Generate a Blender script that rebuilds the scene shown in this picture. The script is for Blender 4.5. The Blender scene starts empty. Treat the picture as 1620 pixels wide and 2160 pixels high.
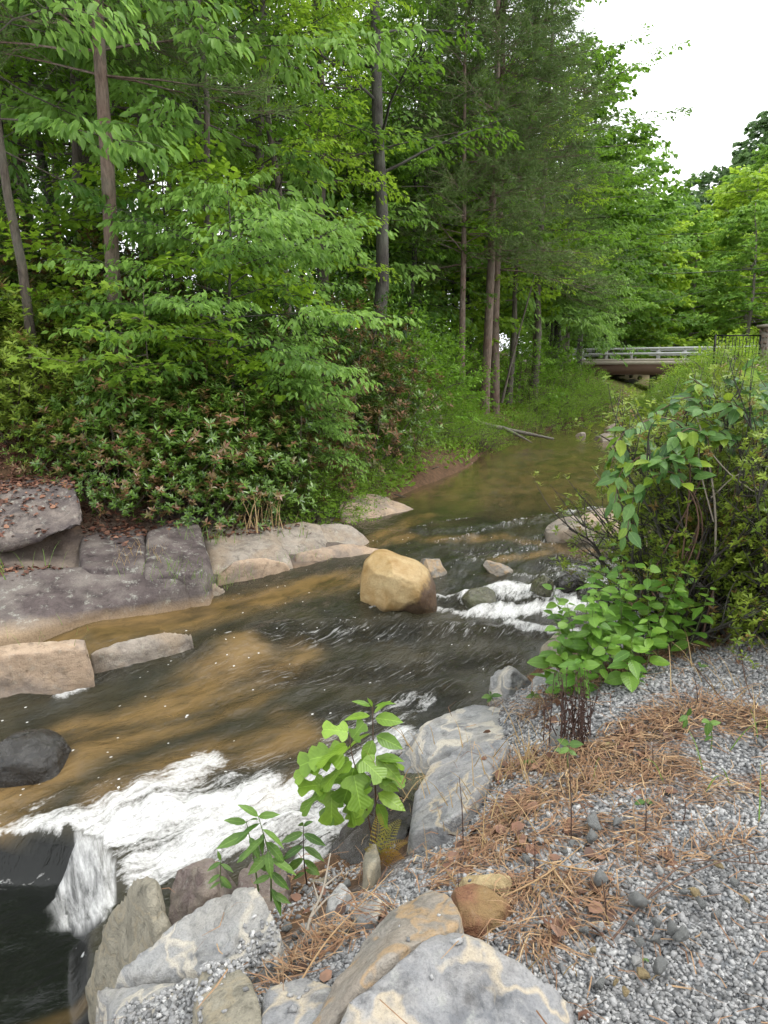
import bpy, bmesh, math, random
import numpy as np
from mathutils import Vector, Matrix, noise as mnoise

# ------------------------------------------------------------------ camera, sky, sun, exposure
SC = bpy.context.scene
COL = SC.collection
F = 1575.0; PITCH = math.radians(10.8); CZ = 1.6
cd = bpy.data.cameras.new('camera'); cam = bpy.data.objects.new('camera', cd); COL.objects.link(cam)
cam.location = (0, 0, CZ); cam.rotation_euler = (math.radians(90) - PITCH, 0, 0)
cd.sensor_fit = 'VERTICAL'; cd.sensor_height = 36.0; cd.sensor_width = 27.0; cd.lens = 36.0 * F / 2160.0
cd.clip_start = 0.05; cd.clip_end = 2000
SC.camera = cam
SUN_EL, SUN_AZ = math.radians(55), math.radians(105)    # high to the right, behind thin cloud
world = bpy.data.worlds.new('World'); SC.world = world; world.use_nodes = True
wt = world.node_tree; wt.nodes.clear()
wo = wt.nodes.new('ShaderNodeOutputWorld'); bg = wt.nodes.new('ShaderNodeBackground')
sky = wt.nodes.new('ShaderNodeTexSky'); sky.sky_type = 'NISHITA'; sky.sun_disc = False
sky.sun_elevation = SUN_EL; sky.sun_rotation = SUN_AZ; sky.dust_density = 3.0
tc = wt.nodes.new('ShaderNodeTexCoord'); wn = wt.nodes.new('ShaderNodeTexNoise')
wn.inputs['Scale'].default_value = 3.2; wn.inputs['Detail'].default_value = 5
mp = wt.nodes.new('ShaderNodeMapping'); mp.inputs['Scale'].default_value = (1, 1, 2.2); mp.inputs['Location'].default_value = (0.3, 0.9, 0.2)
wr = wt.nodes.new('ShaderNodeValToRGB'); wr.color_ramp.elements[0].position = 0.24; wr.color_ramp.elements[1].position = 0.38
wr.color_ramp.elements[0].color = (0.55, 0.55, 0.55, 1)
mx = wt.nodes.new('ShaderNodeMix'); mx.data_type = 'RGBA'
mx.inputs[7].default_value = (13.6, 13.9, 14.2, 1)     # the cloud layer
wt.links.new(tc.outputs['Generated'], mp.inputs['Vector']); wt.links.new(mp.outputs[0], wn.inputs['Vector'])
wt.links.new(wn.outputs['Fac'], wr.inputs['Fac']); wt.links.new(wr.outputs['Color'], mx.inputs[0])
wt.links.new(sky.outputs[0], mx.inputs[6]); wt.links.new(mx.outputs[2], bg.inputs['Color'])
bg.inputs['Strength'].default_value = 0.1
wt.links.new(bg.outputs[0], wo.inputs[0])
sd = bpy.data.lights.new('sun', 'SUN'); sun = bpy.data.objects.new('sun', sd); COL.objects.link(sun)
sd.energy = 1.5; sd.angle = math.radians(14); sd.color = (1.0, 0.96, 0.9)
_d = Vector((math.sin(SUN_AZ) * math.cos(SUN_EL), math.cos(SUN_AZ) * math.cos(SUN_EL), math.sin(SUN_EL)))
sun.rotation_euler = _d.to_track_quat('Z', 'Y').to_euler(); sun.location = (0, 0, 40)
vs = SC.view_settings
vs.view_transform = 'Standard'; vs.look = 'None'; vs.exposure = 0.66; vs.gamma = 1.0; vs.use_curve_mapping = False
SC.cycles.use_denoising = True; SC.cycles.use_adaptive_sampling = True; SC.cycles.adaptive_threshold = 0.03
SC.cycles.max_bounces = 4; SC.cycles.diffuse_bounces = 2; SC.cycles.glossy_bounces = 2
SC.cycles.transmission_bounces = 3; SC.cycles.transparent_max_bounces = 4
SC.cycles.caustics_reflective = False; SC.cycles.caustics_refractive = False
SC.cycles.sample_clamp_indirect = 6.0

rng = np.random.default_rng(11); random.seed(11)
R = math.radians

# ------------------------------------------------------------------ places: a point of the ground seen at a pixel
def ray(px, py):
    u = (px - 810) / F; v = (py - 1080) / F
    return u, math.cos(PITCH) - v * math.sin(PITCH), -math.sin(PITCH) - v * math.cos(PITCH)
def W(px, py, z):                       # on the level z
    a, b, c = ray(px, py); t = (z - CZ) / c
    return np.array((a * t, b * t, z))
def at(px, py, Y):                      # at the distance Y
    a, b, c = ray(px, py); t = Y / b
    return np.array((a * t, Y, CZ + c * t))
def mpp(px, py, z):                     # metres per pixel there
    a, b, c = ray(px, py); return abs((z - CZ) / c) / F

# ------------------------------------------------------------------ numpy noise
def _h(ix, iy, iz, s):
    n = (ix.astype(np.int64) * 374761393 + iy.astype(np.int64) * 668265263 + iz.astype(np.int64) * 2147483647 + s * 144269) & 0xffffffff
    n = ((n ^ (n >> 13)) * 1274126177) & 0xffffffff
    n = ((n ^ (n >> 16)) * 2246822519) & 0xffffffff
    return ((n ^ (n >> 15)) & 0xffff) / 65535.0
def vn(x, y, z=0.0, s=0):
    x = np.asarray(x, float); y = np.asarray(y, float); z = np.zeros_like(x) + z
    ix = np.floor(x); iy = np.floor(y); iz = np.floor(z); fx = x - ix; fy = y - iy; fz = z - iz
    fx = fx * fx * (3 - 2 * fx); fy = fy * fy * (3 - 2 * fy); fz = fz * fz * (3 - 2 * fz)
    r = 0
    for a in (0, 1):
        for b in (0, 1):
            for c in (0, 1):
                r = r + _h(ix + a, iy + b, iz + c, s) * np.where(a, fx, 1 - fx) * np.where(b, fy, 1 - fy) * np.where(c, fz, 1 - fz)
    return r * 2 - 1
def fbm(x, y, z=0.0, o=4, s=0, g=0.5):
    r = 0; a = 1.0; f = 1.0
    for k in range(o):
        r = r + a * vn(np.asarray(x) * f + 17.3 * k, np.asarray(y) * f + 5.1 * k, np.asarray(z) * f, s + k); a *= g; f *= 2.03
    return r
def sst(a, b, x):
    t = np.clip((x - a) / (b - a), 0, 1); return t * t * (3 - 2 * t)

# ------------------------------------------------------------------ polylines
def catmull(P, n):
    P = np.array(P, float); Q = np.vstack([2 * P[0] - P[1], P, 2 * P[-1] - P[-2]]); o = []
    for i in range(1, len(Q) - 2):
        for k in range(n):
            t = k / n
            o.append(0.5 * (2 * Q[i] + (Q[i + 1] - Q[i - 1]) * t + (2 * Q[i - 1] - 5 * Q[i] + 4 * Q[i + 1] - Q[i + 2]) * t * t + (3 * Q[i] - Q[i - 1] - 3 * Q[i + 1] + Q[i + 2]) * t ** 3))
    o.append(P[-1]); return np.array(o)
def pdist(x, y, P):                     # distance, side (+ left of travel), arc length, segment index
    best = np.full(x.shape, 1e9); side = np.zeros(x.shape); arc = np.zeros(x.shape); idx = np.zeros(x.shape, int); L = 0
    for i in range(len(P) - 1):
        ax, ay = P[i][0], P[i][1]; dx, dy = P[i + 1][0] - ax, P[i + 1][1] - ay; l2 = dx * dx + dy * dy + 1e-12
        t = np.clip(((x - ax) * dx + (y - ay) * dy) / l2, 0, 1)
        ex = x - ax - t * dx; ey = y - ay - t * dy; d = np.hypot(ex, ey); m = d < best
        best = np.where(m, d, best); side = np.where(m, np.sign(dx * (y - ay) - dy * (x - ax)), side)
        arc = np.where(m, L + t * math.sqrt(l2), arc); idx = np.where(m, i, idx); L += math.sqrt(l2)
    return best, side, arc, idx
def inpoly(x, y, P):
    r = np.zeros(x.shape, bool); n = len(P)
    for i in range(n):
        x0, y0 = P[i][0], P[i][1]; x1, y1 = P[(i + 1) % n][0], P[(i + 1) % n][1]
        c = ((y0 > y) != (y1 > y)) & (x < (x1 - x0) * (y - y0) / (y1 - y0 + 1e-12) + x0); r ^= c
    return r
def strokes(x, y, S, z):
    m = np.zeros(x.shape)
    for pts, w, a in S:
        Q = [W(p[0], p[1], z if len(p) < 3 else p[2]) for p in pts]
        mid = pts[len(pts) // 2]; w_ = w * mpp(mid[0], mid[1], z if len(mid) < 3 else mid[2])
        d = pdist(x, y, Q)[0]; m = np.maximum(m, a * sst(1.0, 0.15, d / w_))
    return m

# ------------------------------------------------------------------ objects
def tag(o, label=None, cat=None, group=None, kind=None):
    if label: o['label'] = label
    if cat: o['category'] = cat
    if group: o['group'] = group
    if kind: o['kind'] = kind
    return o
def empty(name, loc, rz=0.0, sc=1.0):
    o = bpy.data.objects.new(name, None); COL.objects.link(o)
    o.location = loc; o.rotation_euler = (0, 0, rz); o.scale = (sc, sc, sc); o.empty_display_size = 0.2
    return o
def link(name, me, parent=None, loc=(0, 0, 0), rot=None, sc=None):
    o = bpy.data.objects.new(name, me); COL.objects.link(o); o.location = loc
    if parent: o.parent = parent
    if rot is not None: o.rotation_euler = rot
    if sc is not None: o.scale = sc if hasattr(sc, '__len__') else (sc, sc, sc)
    return o
def mesh(name, V, faces, mats=(), smooth=False, attrs=None):
    """faces: list of int arrays (n,k)"""
    me = bpy.data.meshes.new(name); V = np.asarray(V, np.float32)
    faces = [np.asarray(f, np.int32) for f in faces if len(f)]
    me.vertices.add(len(V)); me.vertices.foreach_set('co', V.ravel())
    lo = np.concatenate([f.ravel() for f in faces]); tot = np.concatenate([np.full(len(f), f.shape[1], np.int32) for f in faces])
    me.loops.add(len(lo)); me.loops.foreach_set('vertex_index', lo)
    me.polygons.add(len(tot)); me.polygons.foreach_set('loop_start', np.concatenate([[0], np.cumsum(tot)[:-1]]).astype(np.int32))
    me.polygons.foreach_set('loop_total', tot)
    if smooth: me.polygons.foreach_set('use_smooth', np.ones(len(tot), bool))
    for m in (mats if isinstance(mats, (list, tuple)) else [mats]): me.materials.append(m)
    for k, a in (attrs or {}).items():
        a = np.asarray(a, np.float32)
        if a.ndim == 1:
            me.attributes.new(k, 'FLOAT', 'POINT').data.foreach_set('value', a)
        else:
            me.attributes.new(k, 'FLOAT_VECTOR', 'POINT').data.foreach_set('vector', a.ravel())
    me.update(calc_edges=True); me.validate(); return me

class Soup:                              # collects tubes and polygons for ONE mesh
    def __init__(s): s.V = []; s.F = {}; s.n = 0
    def add(s, V, *faces):
        V = np.asarray(V, float); s.V.append(V)
        for f in faces:
            f = np.asarray(f, int)
            if len(f): s.F.setdefault(f.shape[1], []).append(f + s.n)
        s.n += len(V)
    def tube(s, path, rad, sides=6, cap=True):
        P = np.asarray(path, float); k = len(P); rad = np.zeros(k) + rad
        T = np.gradient(P, axis=0); T /= np.linalg.norm(T, axis=1)[:, None] + 1e-9
        ref = np.array((0, 0, 1.0)) if abs(T[:, 2]).mean() < .8 else np.array((1.0, 0, 0))
        A = np.cross(T, ref); A /= np.linalg.norm(A, axis=1)[:, None] + 1e-9; B = np.cross(T, A)
        th = np.arange(sides) * 2 * np.pi / sides
        V = P[:, None, :] + rad[:, None, None] * (np.cos(th)[None, :, None] * A[:, None, :] + np.sin(th)[None, :, None] * B[:, None, :])
        i = np.arange(k - 1)[:, None] * sides; j = np.arange(sides)[None, :]; j2 = (j + 1) % sides
        Q = np.stack([i + j, i + j2, i + sides + j2, i + sides + j], -1).reshape(-1, 4)
        fs = [Q]
        if cap and sides > 3: fs.append(np.array([[(k - 1) * sides + q for q in range(sides)]]))
        s.add(V.reshape(-1, 3), *fs)
    def box(s, c, h, rz=0.0):
        c = np.array(c, float); h = np.array(h, float)
        g = np.array([(x, y, z) for x in (-1, 1) for y in (-1, 1) for z in (-1, 1)], float) * h
        if rz: ca, sa = math.cos(rz), math.sin(rz); g[:, :2] = g[:, :2] @ np.array([[ca, sa], [-sa, ca]])
        s.add(g + c, [(0, 1, 3, 2), (4, 6, 7, 5), (0, 4, 5, 1), (2, 3, 7, 6), (0, 2, 6, 4), (1, 5, 7, 3)])
    def mesh(s, name, mat, smooth=True, attrs=None):
        return mesh(name, np.vstack(s.V), [np.vstack(f) for f in s.F.values()], mat, smooth, attrs)

# ------------------------------------------------------------------ materials
class NT:
    def __init__(s, name):
        s.m = bpy.data.materials.new(name); s.m.use_nodes = True; s.t = s.m.node_tree; s.t.nodes.clear()
        s.out = s.t.nodes.new('ShaderNodeOutputMaterial')
    def n(s, typ, props=None, **inp):
        k = s.t.nodes.new('ShaderNode' + typ)
        for a, b in (props or {}).items(): setattr(k, a, b)
        for a, b in inp.items():
            a = a.replace('_', ' ')
            i = k.inputs[int(a[1:])] if a[0] == 'i' and a[1:].isdigit() else k.inputs[a]
            if hasattr(b, 'is_linked') or isinstance(b, bpy.types.NodeSocket): s.t.links.new(b, i)
            else: i.default_value = b
        return k
    def math(s, op, a, b=0.0, c=0.0, clamp=False):
        return s.n('Math', {'operation': op, 'use_clamp': clamp}, i0=a, i1=b, i2=c).outputs[0]
    def mix(s, f, a, b, blend='MIX'):
        k = s.t.nodes.new('ShaderNodeMix'); k.data_type = 'RGBA'; k.blend_type = blend
        for nm, v in (('Factor', f), ('A', a), ('B', b)):
            i = [q for q in k.inputs if q.name == nm and (q.type == ('VALUE' if nm == 'Factor' else 'RGBA'))][0]
            if isinstance(v, bpy.types.NodeSocket): s.t.links.new(v, i)
            else: i.default_value = v if nm == 'Factor' else (tuple(v) + (1,))[:4]
        return [q for q in k.outputs if q.type == 'RGBA'][0]
    def ramp(s, f, stops, interp='LINEAR'):
        k = s.t.nodes.new('ShaderNodeValToRGB'); s.t.links.new(f, k.inputs[0]); cr = k.color_ramp; cr.interpolation = interp
        while len(cr.elements) < len(stops): cr.elements.new(0.5)
        for e, (p, c) in zip(cr.elements, stops):
            e.position = p; e.color = (tuple(c) + (1,))[:4] if hasattr(c, '__len__') else (c, c, c, 1)
        return k.outputs[0]
    def noise(s, vec, scale, detail=4, rough=0.55, dist=0.0):
        return s.n('TexNoise', Vector=vec, Scale=scale, Detail=detail, Roughness=rough, Distortion=dist).outputs['Fac']
    def obj(s): return s.n('TexCoord').outputs['Object']
    def map(s, v, sc=(1, 1, 1), rot=(0, 0, 0), loc=(0, 0, 0)):
        return s.n('Mapping', Vector=v, Scale=sc, Rotation=rot, Location=loc).outputs[0]
    def attr(s, a, o='Fac'): return s.n('Attribute', {'attribute_name': a}).outputs[o]
    def bump(s, h, strength=0.5, dist=0.02, normal=None):
        k = s.n('Bump', Height=h, Strength=strength, Distance=dist)
        if normal: s.t.links.new(normal, k.inputs['Normal'])
        return k.outputs[0]
    def pbr(s, **kw): return s.n('BsdfPrincipled', **kw).outputs[0]
    def done(s, sh): s.t.links.new(sh, s.out.inputs[0]); return s.m

def M_rock(name, c1, c2, vein=None, vamt=0.0, lichen=0.0, sc=1.0, rot=(0.4, 0.3, 0.2), rough=0.8, wet=0.0, strata=1.0, stain=None, stain_amt=0.0, bumpd=0.02, crack=0.0, band=None):
    t = NT(name); o = t.obj()
    rnd = t.n('ObjectInfo').outputs['Random']
    off = t.n('VectorMath', {'operation': 'ADD'}, i0=o, i1=t.n('CombineXYZ', X=t.math('MULTIPLY', rnd, 31.0), Y=t.math('MULTIPLY', rnd, 17.0), Z=rnd).outputs[0]).outputs[0]
    warp = t.n('TexNoise', Vector=off, Scale=2.2 * sc, Detail=3).outputs['Color']
    wv = t.n('VectorMath', {'operation': 'MULTIPLY_ADD'}, i0=warp, i1=(0.35, 0.35, 0.35), i2=off).outputs[0]
    st = t.map(wv, (2 * sc, 2 * sc, 14 * sc), rot)
    bands = t.noise(st, 1.3, 6, 0.6)
    col = t.mix(t.ramp(bands, [(0.36, 0.0), (0.58, 1.0)]), c1, c2)
    blot = t.noise(off, 3.1 * sc, 6, 0.65)
    col = t.mix(t.ramp(blot, [(0.38, 0.0), (0.7, 0.55)]), col, tuple(min(1, q * 1.45 + 0.02) for q in c2))
    dark = t.noise(off, 6.5 * sc, 5, 0.7)
    col = t.mix(t.ramp(dark, [(0.30, 0.75), (0.47, 0.0)]), col, tuple(q * 0.4 for q in c1))
    if vein:
        vv = t.map(wv, (.7 * sc, .7 * sc, 1.8 * sc), (rot[0] + .2, rot[1] - .3, rot[2]))
        vn_ = t.noise(vv, 1.15, 3, 0.5, 0.4)
        vf = t.ramp(t.math('ABSOLUTE', t.math('SUBTRACT', vn_, 0.5)), [(0.0, vamt), (0.014, vamt * .7), (0.035, 0.0)])
        col = t.mix(vf, col, vein)
    if stain:
        sn = t.noise(t.map(off, loc=(4, 2, 7)), 1.9 * sc, 5, 0.6)
        col = t.mix(t.ramp(sn, [(0.45, 0.0), (0.62, stain_amt)]), col, stain)
    if lichen:
        ln = t.noise(t.map(off, loc=(9, 1, 3)), 9.0 * sc, 6, 0.75)
        col = t.mix(t.ramp(ln, [(0.56, 0.0), (0.66, lichen)]), col, (0.42, 0.43, 0.37))
    if band:        # mineral fringe left along the waterline
        zp = t.n('SeparateXYZ', Vector=t.n('NewGeometry').outputs['Position']).outputs['Z']
        bf = t.math('ADD', zp, t.math('MULTIPLY', t.math('SUBTRACT', dark, 0.5), 0.10))
        bn = t.n('MapRange', Value=bf, From_Min=band[0], From_Max=band[1], To_Min=1.0, To_Max=0.0).outputs[0]
        col = t.mix(t.math('MULTIPLY', bn, 0.85), col, band[2])
    fine = t.noise(off, 60 * sc, 3, 0.7)
    col = t.mix(t.ramp(fine, [(0.3, 0.35), (0.55, 0.0)]), col, tuple(q * 0.5 for q in c1))
    ck = None
    if crack:
        vo = t.n('TexVoronoi', {'feature': 'DISTANCE_TO_EDGE'}, Vector=t.map(wv, (1, 1.5, 1)), Scale=crack)
        ck = t.ramp(vo.outputs['Distance'], [(0.0, 1.0), (0.022, 0.25), (0.05, 0.0)]); col = t.mix(t.math('MULTIPLY', ck, 0.8), col, (0.02, 0.016, 0.012))
    h = t.math('ADD', t.math('MULTIPLY', bands, 0.6 * strata), t.math('ADD', t.math('MULTIPLY', dark, 0.8), t.math('MULTIPLY', fine, 0.22)))
    if ck: h = t.math('SUBTRACT', h, t.math('MULTIPLY', ck, 1.5))
    nb = t.bump(h, 0.85, bumpd)
    ro = t.ramp(blot, [(0.3, max(0.08, rough - 0.12 - wet * .5)), (0.7, min(1, rough + 0.1))]) if not wet else wet_r(t, blot)
    return t.done(t.pbr(Base_Color=col, Roughness=ro, Normal=nb, Specular_IOR_Level=0.35 if not wet else 0.6))
def wet_r(t, n): return t.ramp(n, [(0.35, 0.12), (0.7, 0.4)])

def M_leaf(name, dark, light, brown=(0.10, 0.045, 0.02), transl=0.38, rough=0.5, spec=0.22, tcol=None):
    t = NT(name); ti = t.attr('tint'); hu = t.attr('hue')
    rnd = t.n('ObjectInfo').outputs['Random']
    f = t.math('ADD', t.math('MULTIPLY', ti, 0.7), t.math('MULTIPLY', rnd, 0.3))
    col = t.mix(f, dark, light); col = t.mix(hu, col, brown)
    p = t.pbr(Base_Color=col, Roughness=rough, Specular_IOR_Level=spec)
    tl = t.n('BsdfTranslucent', Color=t.mix(0.5, col, tcol or tuple(min(1, q * 1.6) for q in light), 'MIX')).outputs[0]
    return t.done(t.n('MixShader', i0=transl, i1=p, i2=tl).outputs[0])
def M_bark(name, c1, c2, sc=1.0):
    t = NT(name); o = t.obj(); n = t.noise(t.map(o, (9 * sc, 9 * sc, 2.2 * sc)), 3.0, 5, 0.7, 0.6); n2 = t.noise(o, 2.0, 3)
    col = t.mix(t.ramp(n, [(0.35, 0.0), (0.65, 1.0)]), c1, c2); col = t.mix(t.ramp(n2, [(0.4, 0.0), (0.7, 0.4)]), col, (0.16, 0.17, 0.13))
    return t.done(t.pbr(Base_Color=col, Roughness=0.9, Normal=t.bump(n, 0.9, 0.03)))
def M_plain(name, c, rough=0.7, metal=0.0, var=0.25, sc=8.0):
    t = NT(name); n = t.noise(t.obj(), sc, 5, 0.65)
    col = t.mix(t.ramp(n, [(0.35, var), (0.65, 0.0)]), c, tuple(q * 0.45 for q in c))
    return t.done(t.pbr(Base_Color=col, Roughness=rough, Metallic=metal, Normal=t.bump(n, 0.3, 0.01)))
# ------------------------------------------------------------------ the river's shape
LB = np.array([(-14, -2), (-9, 2.2), (-5.2, 5.0), (-3.7, 6.3), (-3.24, 6.66), (-2.06, 7.61), (-1.18, 8.54), (-0.2, 9.3), (-0.6, 10.61), (0.43, 13.37), (1.96, 17.06),
               (3.46, 22.68), (6.25, 28.21), (12.0, 39.28), (17, 50), (24, 64), (30, 80), (60, 160), (160, 420)], float)
RB = np.array([(-3.2, -2), (-1.9, 0.6), (-1.55, 2.0), (-1.42, 2.8), (-1.22, 3.3), (-0.9, 3.62), (-0.5, 3.85), (-0.1, 4.25), (0.35, 4.9), (0.95, 5.6), (1.9, 6.7),
               (2.7, 8), (3.7, 10), (4.6, 12), (5.6, 15), (7.2, 20), (9.6, 27), (13.6, 37), (19, 48), (26, 62), (33, 80), (64, 160), (166, 420)], float)
LBs = catmull(LB, 4); RBs = catmull(RB, 4)
CTR = catmull([(-9, 1.0), (-4.5, 3.0), (-2.2, 4.4), (-0.6, 5.4), (0.8, 6.8), (2.0, 9.2), (2.6, 12), (3.6, 16), (5.3, 22), (8.2, 28), (12.8, 38.5), (18, 49), (25, 63), (31, 80), (62, 160)], 4)
WC = [W(*q) for q in [
    (1300, 872, -.6), (1160, 950, -.6), (1000, 1020, -.6), (1200, 1040, -.6), (860, 1060, -.6), (1280, 1075, -.6), (930, 1088, -.6), (800, 1120, -.63), (1050, 1080, -.6),
    (1000, 1150, -.73), (1200, 1130, -.68), (700, 1220, -.76), (1000, 1190, -.76), (1200, 1180, -.75), (500, 1270, -.8), (200, 1325, -.8), (780, 1190, -.74), (640, 1240, -.78),
    (1000, 1232, -.82), (1200, 1225, -.82), (1100, 1285, -.95), (1200, 1290, -.97), (960, 1310, -.98), (850, 1290, -.86), (850, 1330, -.99), (700, 1310, -.86), (700, 1345, -.98), (600, 1318, -.84), (600, 1350, -.97),
    (440, 1340, -.82), (430, 1370, -.98), (1000, 1400, -1.06), (800, 1420, -1.07), (600, 1420, -1.05), (400, 1450, -1.08), (200, 1480, -1.12), (100, 1440, -1.1), (0, 1500, -1.14), (-200, 1560, -1.2),
    (900, 1500, -1.12), (700, 1520, -1.14), (400, 1580, -1.18), (100, 1690, -1.25), (300, 1650, -1.2), (600, 1640, -1.22), (760, 1610, -1.22), (500, 1750, -1.34),
    (200, 1735, -1.29), (350, 1800, -1.39), (620, 1800, -1.42), (0, 1775, -1.34), (700, 1750, -1.4), (-200, 1780, -1.34), (-200, 1700, -1.27), (250, 1850, -1.42)]]
WC += [np.array(q) for q in [(-6, 4.2, -1.34), (-6, 5.2, -.9), (20, 52, -.6), (8, 26, -.6), (4, 11.5, -.6), (3.2, 9.2, -.78), (-1.2, 3.6, -1.46), (-0.9, 3.3, -1.5), (0.6, 4.6, -1.15)]]
WC = np.array(WC)
_A = np.hypot(WC[:, None, 0] - WC[None, :, 0], WC[:, None, 1] - WC[None, :, 1]); _n = len(WC)
_M = np.zeros((_n + 1, _n + 1)); _M[:_n, :_n] = _A + np.eye(_n) * -0.02; _M[:_n, _n] = 1; _M[_n, :_n] = 1
_C = np.linalg.solve(_M, np.append(WC[:, 2], 0))
def level(x, y):                          # the smooth level of the stream
    x = np.asarray(x, float); y = np.asarray(y, float); r = np.full(x.shape, _C[_n])
    for i in range(_n): r = r + _C[i] * np.hypot(x - WC[i, 0], y - WC[i, 1])
    r = np.clip(r, -1.5, -.6); return np.where(y > 12.5, -.6, r)
POOLZ = -1.58
POOL = [W(*q)[:2] for q in [(-500, 1800, -1.4), (0, 1787, -1.4), (110, 1780, -1.4), (168, 1777, -1.4), (215, 1800, -1.42), (248, 1850, -1.44), (246, 1900, -1.46), (228, 1950, -1.5), (200, 1995, -1.55), (205, 2100, -1.6), (240, 2300, -1.6)]]
POOL += [np.array((-1.6, 0.2)), np.array((-6, -2)), np.array((-9, 1.2))]
def water(x, y):
    """level, pool factor (1 = below the weir), curtain factor"""
    z = level(x, y); ins = inpoly(x, y, POOL); d, _, _, k = pdist(x, y, POOL + [POOL[0]])
    wdt = np.where((k >= 3) & (k <= 6), 0.34, 0.14)
    f = np.where(ins, sst(0, 1, np.clip(d / wdt, 0, 1)) ** 1.0, 0.0)
    cur = np.where(ins & (k >= 3) & (k <= 6), sst(1.15, 0.8, d / wdt), 0.0)
    return z + (POOLZ - z) * f, f, cur

def ztop(x, y):                           # the level of the right-hand plateau
    b = np.interp(y, [0, 3.2, 5, 10, 28, 50, 80, 160, 400], [0, 0, 0.08, .45, 1.05, 1.9, 3.2, 7, 22])
    lawn = sst(11, 20, x - 0.10 * y) * sst(33, 56, y) * 4.4
    return b + lawn
def ground(x, y):
    x = np.asarray(x, float); y = np.asarray(y, float)
    wz = np.where(y < 13, water(x, y)[0], -.6)
    dl, sl, _, _ = pdist(x, y, LBs); dl = dl * sl
    dr, sr, _, _ = pdist(x, y, RBs); dr = -dr * sr
    near = sst(14, 11, y)
    pl = near * np.interp(dl, [-3, -.5, 0, .5, 1.3, 1.7, 2.6, 5, 12, 35, 90, 300], [-.4, -.25, -.02, .10, .32, .55, 1.05, 2.2, 5.2, 12, 20, 36]) + \
        (1 - near) * np.interp(dl, [-3, -.5, 0, .35, 1.2, 3, 8, 30, 90, 300], [-.5, -.3, -.03, .3, .75, 1.35, 2.4, 5.5, 12, 30])
    left = wz * sst(6, 1, dl) + (-.7) * (1 - sst(6, 1, dl)) + pl
    zt = ztop(x, y); wr_ = np.interp(y, [0, 3, 5, 8, 14], [1.05, 1.15, .95, 1.6, 2.6])
    wr_ = np.where(y > 30, 2.6 + (y - 30) * .35, wr_)
    q = np.clip(dr / wr_, -1, 1)
    right = np.where(q > 0, wz + (zt - wz) * np.sin(q * np.pi / 2) ** 0.9, wz + 0.7 * q * 0.6)
    right = np.maximum(right, wz - .4)
    g = np.where(dl > -.4, left, np.where(dr > -.4, right, wz - .3)); g = np.where((dl > -.4) & (dr > -.4), np.maximum(left, right), g)
    rough = np.clip(np.maximum(dl, dr) + .3, 0, 1)
    g = g + rough * (0.035 * fbm(x * 2.1, y * 2.1, 0, 4, 3) + np.clip(np.maximum(dl, dr) - 2, 0, 6) * .05 * fbm(x * .35, y * .35, 0, 3, 8) * (y > 5))
    g = g - 0.035 * (np.maximum(dl, dr) < 0)
    return g, dl, dr
RC = [W(*q) for q in [(1620, 2160, 0), (1300, 2100, 0), (1620, 1700, 0), (1300, 1800, 0), (1620, 1400, .04), (1300, 1560, 0), (1200, 1480, -.04), (1140, 1500, -.16), (1105, 1570, -.22), (1050, 1660, -.2), (985, 1755, -.23),
    (900, 1835, -.25), (800, 1865, -.3), (860, 1910, -.1), (1000, 1850, -.05), (700, 1935, -.27), (640, 2010, -.24), (620, 2100, -.15), (560, 2130, -.14), (450, 2160, -.2), (330, 2110, -.5), (800, 2150, -.02), (1100, 1950, 0), (1100, 1750, -.06), (1180, 1640, -.02),
    (650, 1905, -.62), (690, 1855, -.82), (620, 1845, -1.1), (760, 1835, -.66), (840, 1700, -.75), (830, 1640, -.9), (880, 1570, -.75), (1000, 1510, -.62), (1050, 1485, -.55), (1120, 1445, -.42), (1210, 1405, -.15), (1160, 1370, -.6),
    (450, 1960, -.75), (400, 1890, -1.0), (300, 1960, -1.25), (250, 2085, -1.25), (560, 1900, -.8), (930, 1650, -.5), (930, 1720, -.42), (560, 1990, -.5), (1300, 1440, .0), (1450, 1380, .02), (740, 1760, -1.0)]]
RC += [np.array(q, float) for q in [(3, 3, 0), (3, 0, 0), (1, 0, 0), (0, .6, 0), (-.5, .7, -.2), (-.95, .6, -.7), (2.6, 5, .08), (4.2, 8, .3), (3.2, 6.5, .12), (5.5, 10, .45), (6.6, 8, .4), (5, 5, .1), (2.4, 6.3, -.35), (1.7, 5.6, -.35), (7, 3, 0), (12, 4, 0), (12, 11, .45), (5, -1, 0), (0, -1, 0), (8, -1, 0)]]
RC += [np.array((p[0], p[1], float(water(np.array([p[0]]), np.array([p[1]]))[0][0]) - .06)) for p in RB if -3 < p[1] < 13]
RC += [np.array((p[0] - .35 * d[1], p[1] + .35 * d[0], float(water(np.array([p[0] - .35]), np.array([p[1] + .3]))[0][0]) - .3)) for p, d in zip(RB[1:13], [(v / np.linalg.norm(v)) for v in np.gradient(RB, axis=0)[1:13]])]
RC = np.array(RC); _q = len(RC); _B = np.zeros((_q + 1, _q + 1)); _B[:_q, :_q] = np.hypot(RC[:, None, 0] - RC[None, :, 0], RC[:, None, 1] - RC[None, :, 1]) - np.eye(_q) * .01; _B[:_q, _q] = 1; _B[_q, :_q] = 1
_D = np.linalg.solve(_B, np.append(RC[:, 2], 0))
_ground0 = ground
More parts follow.
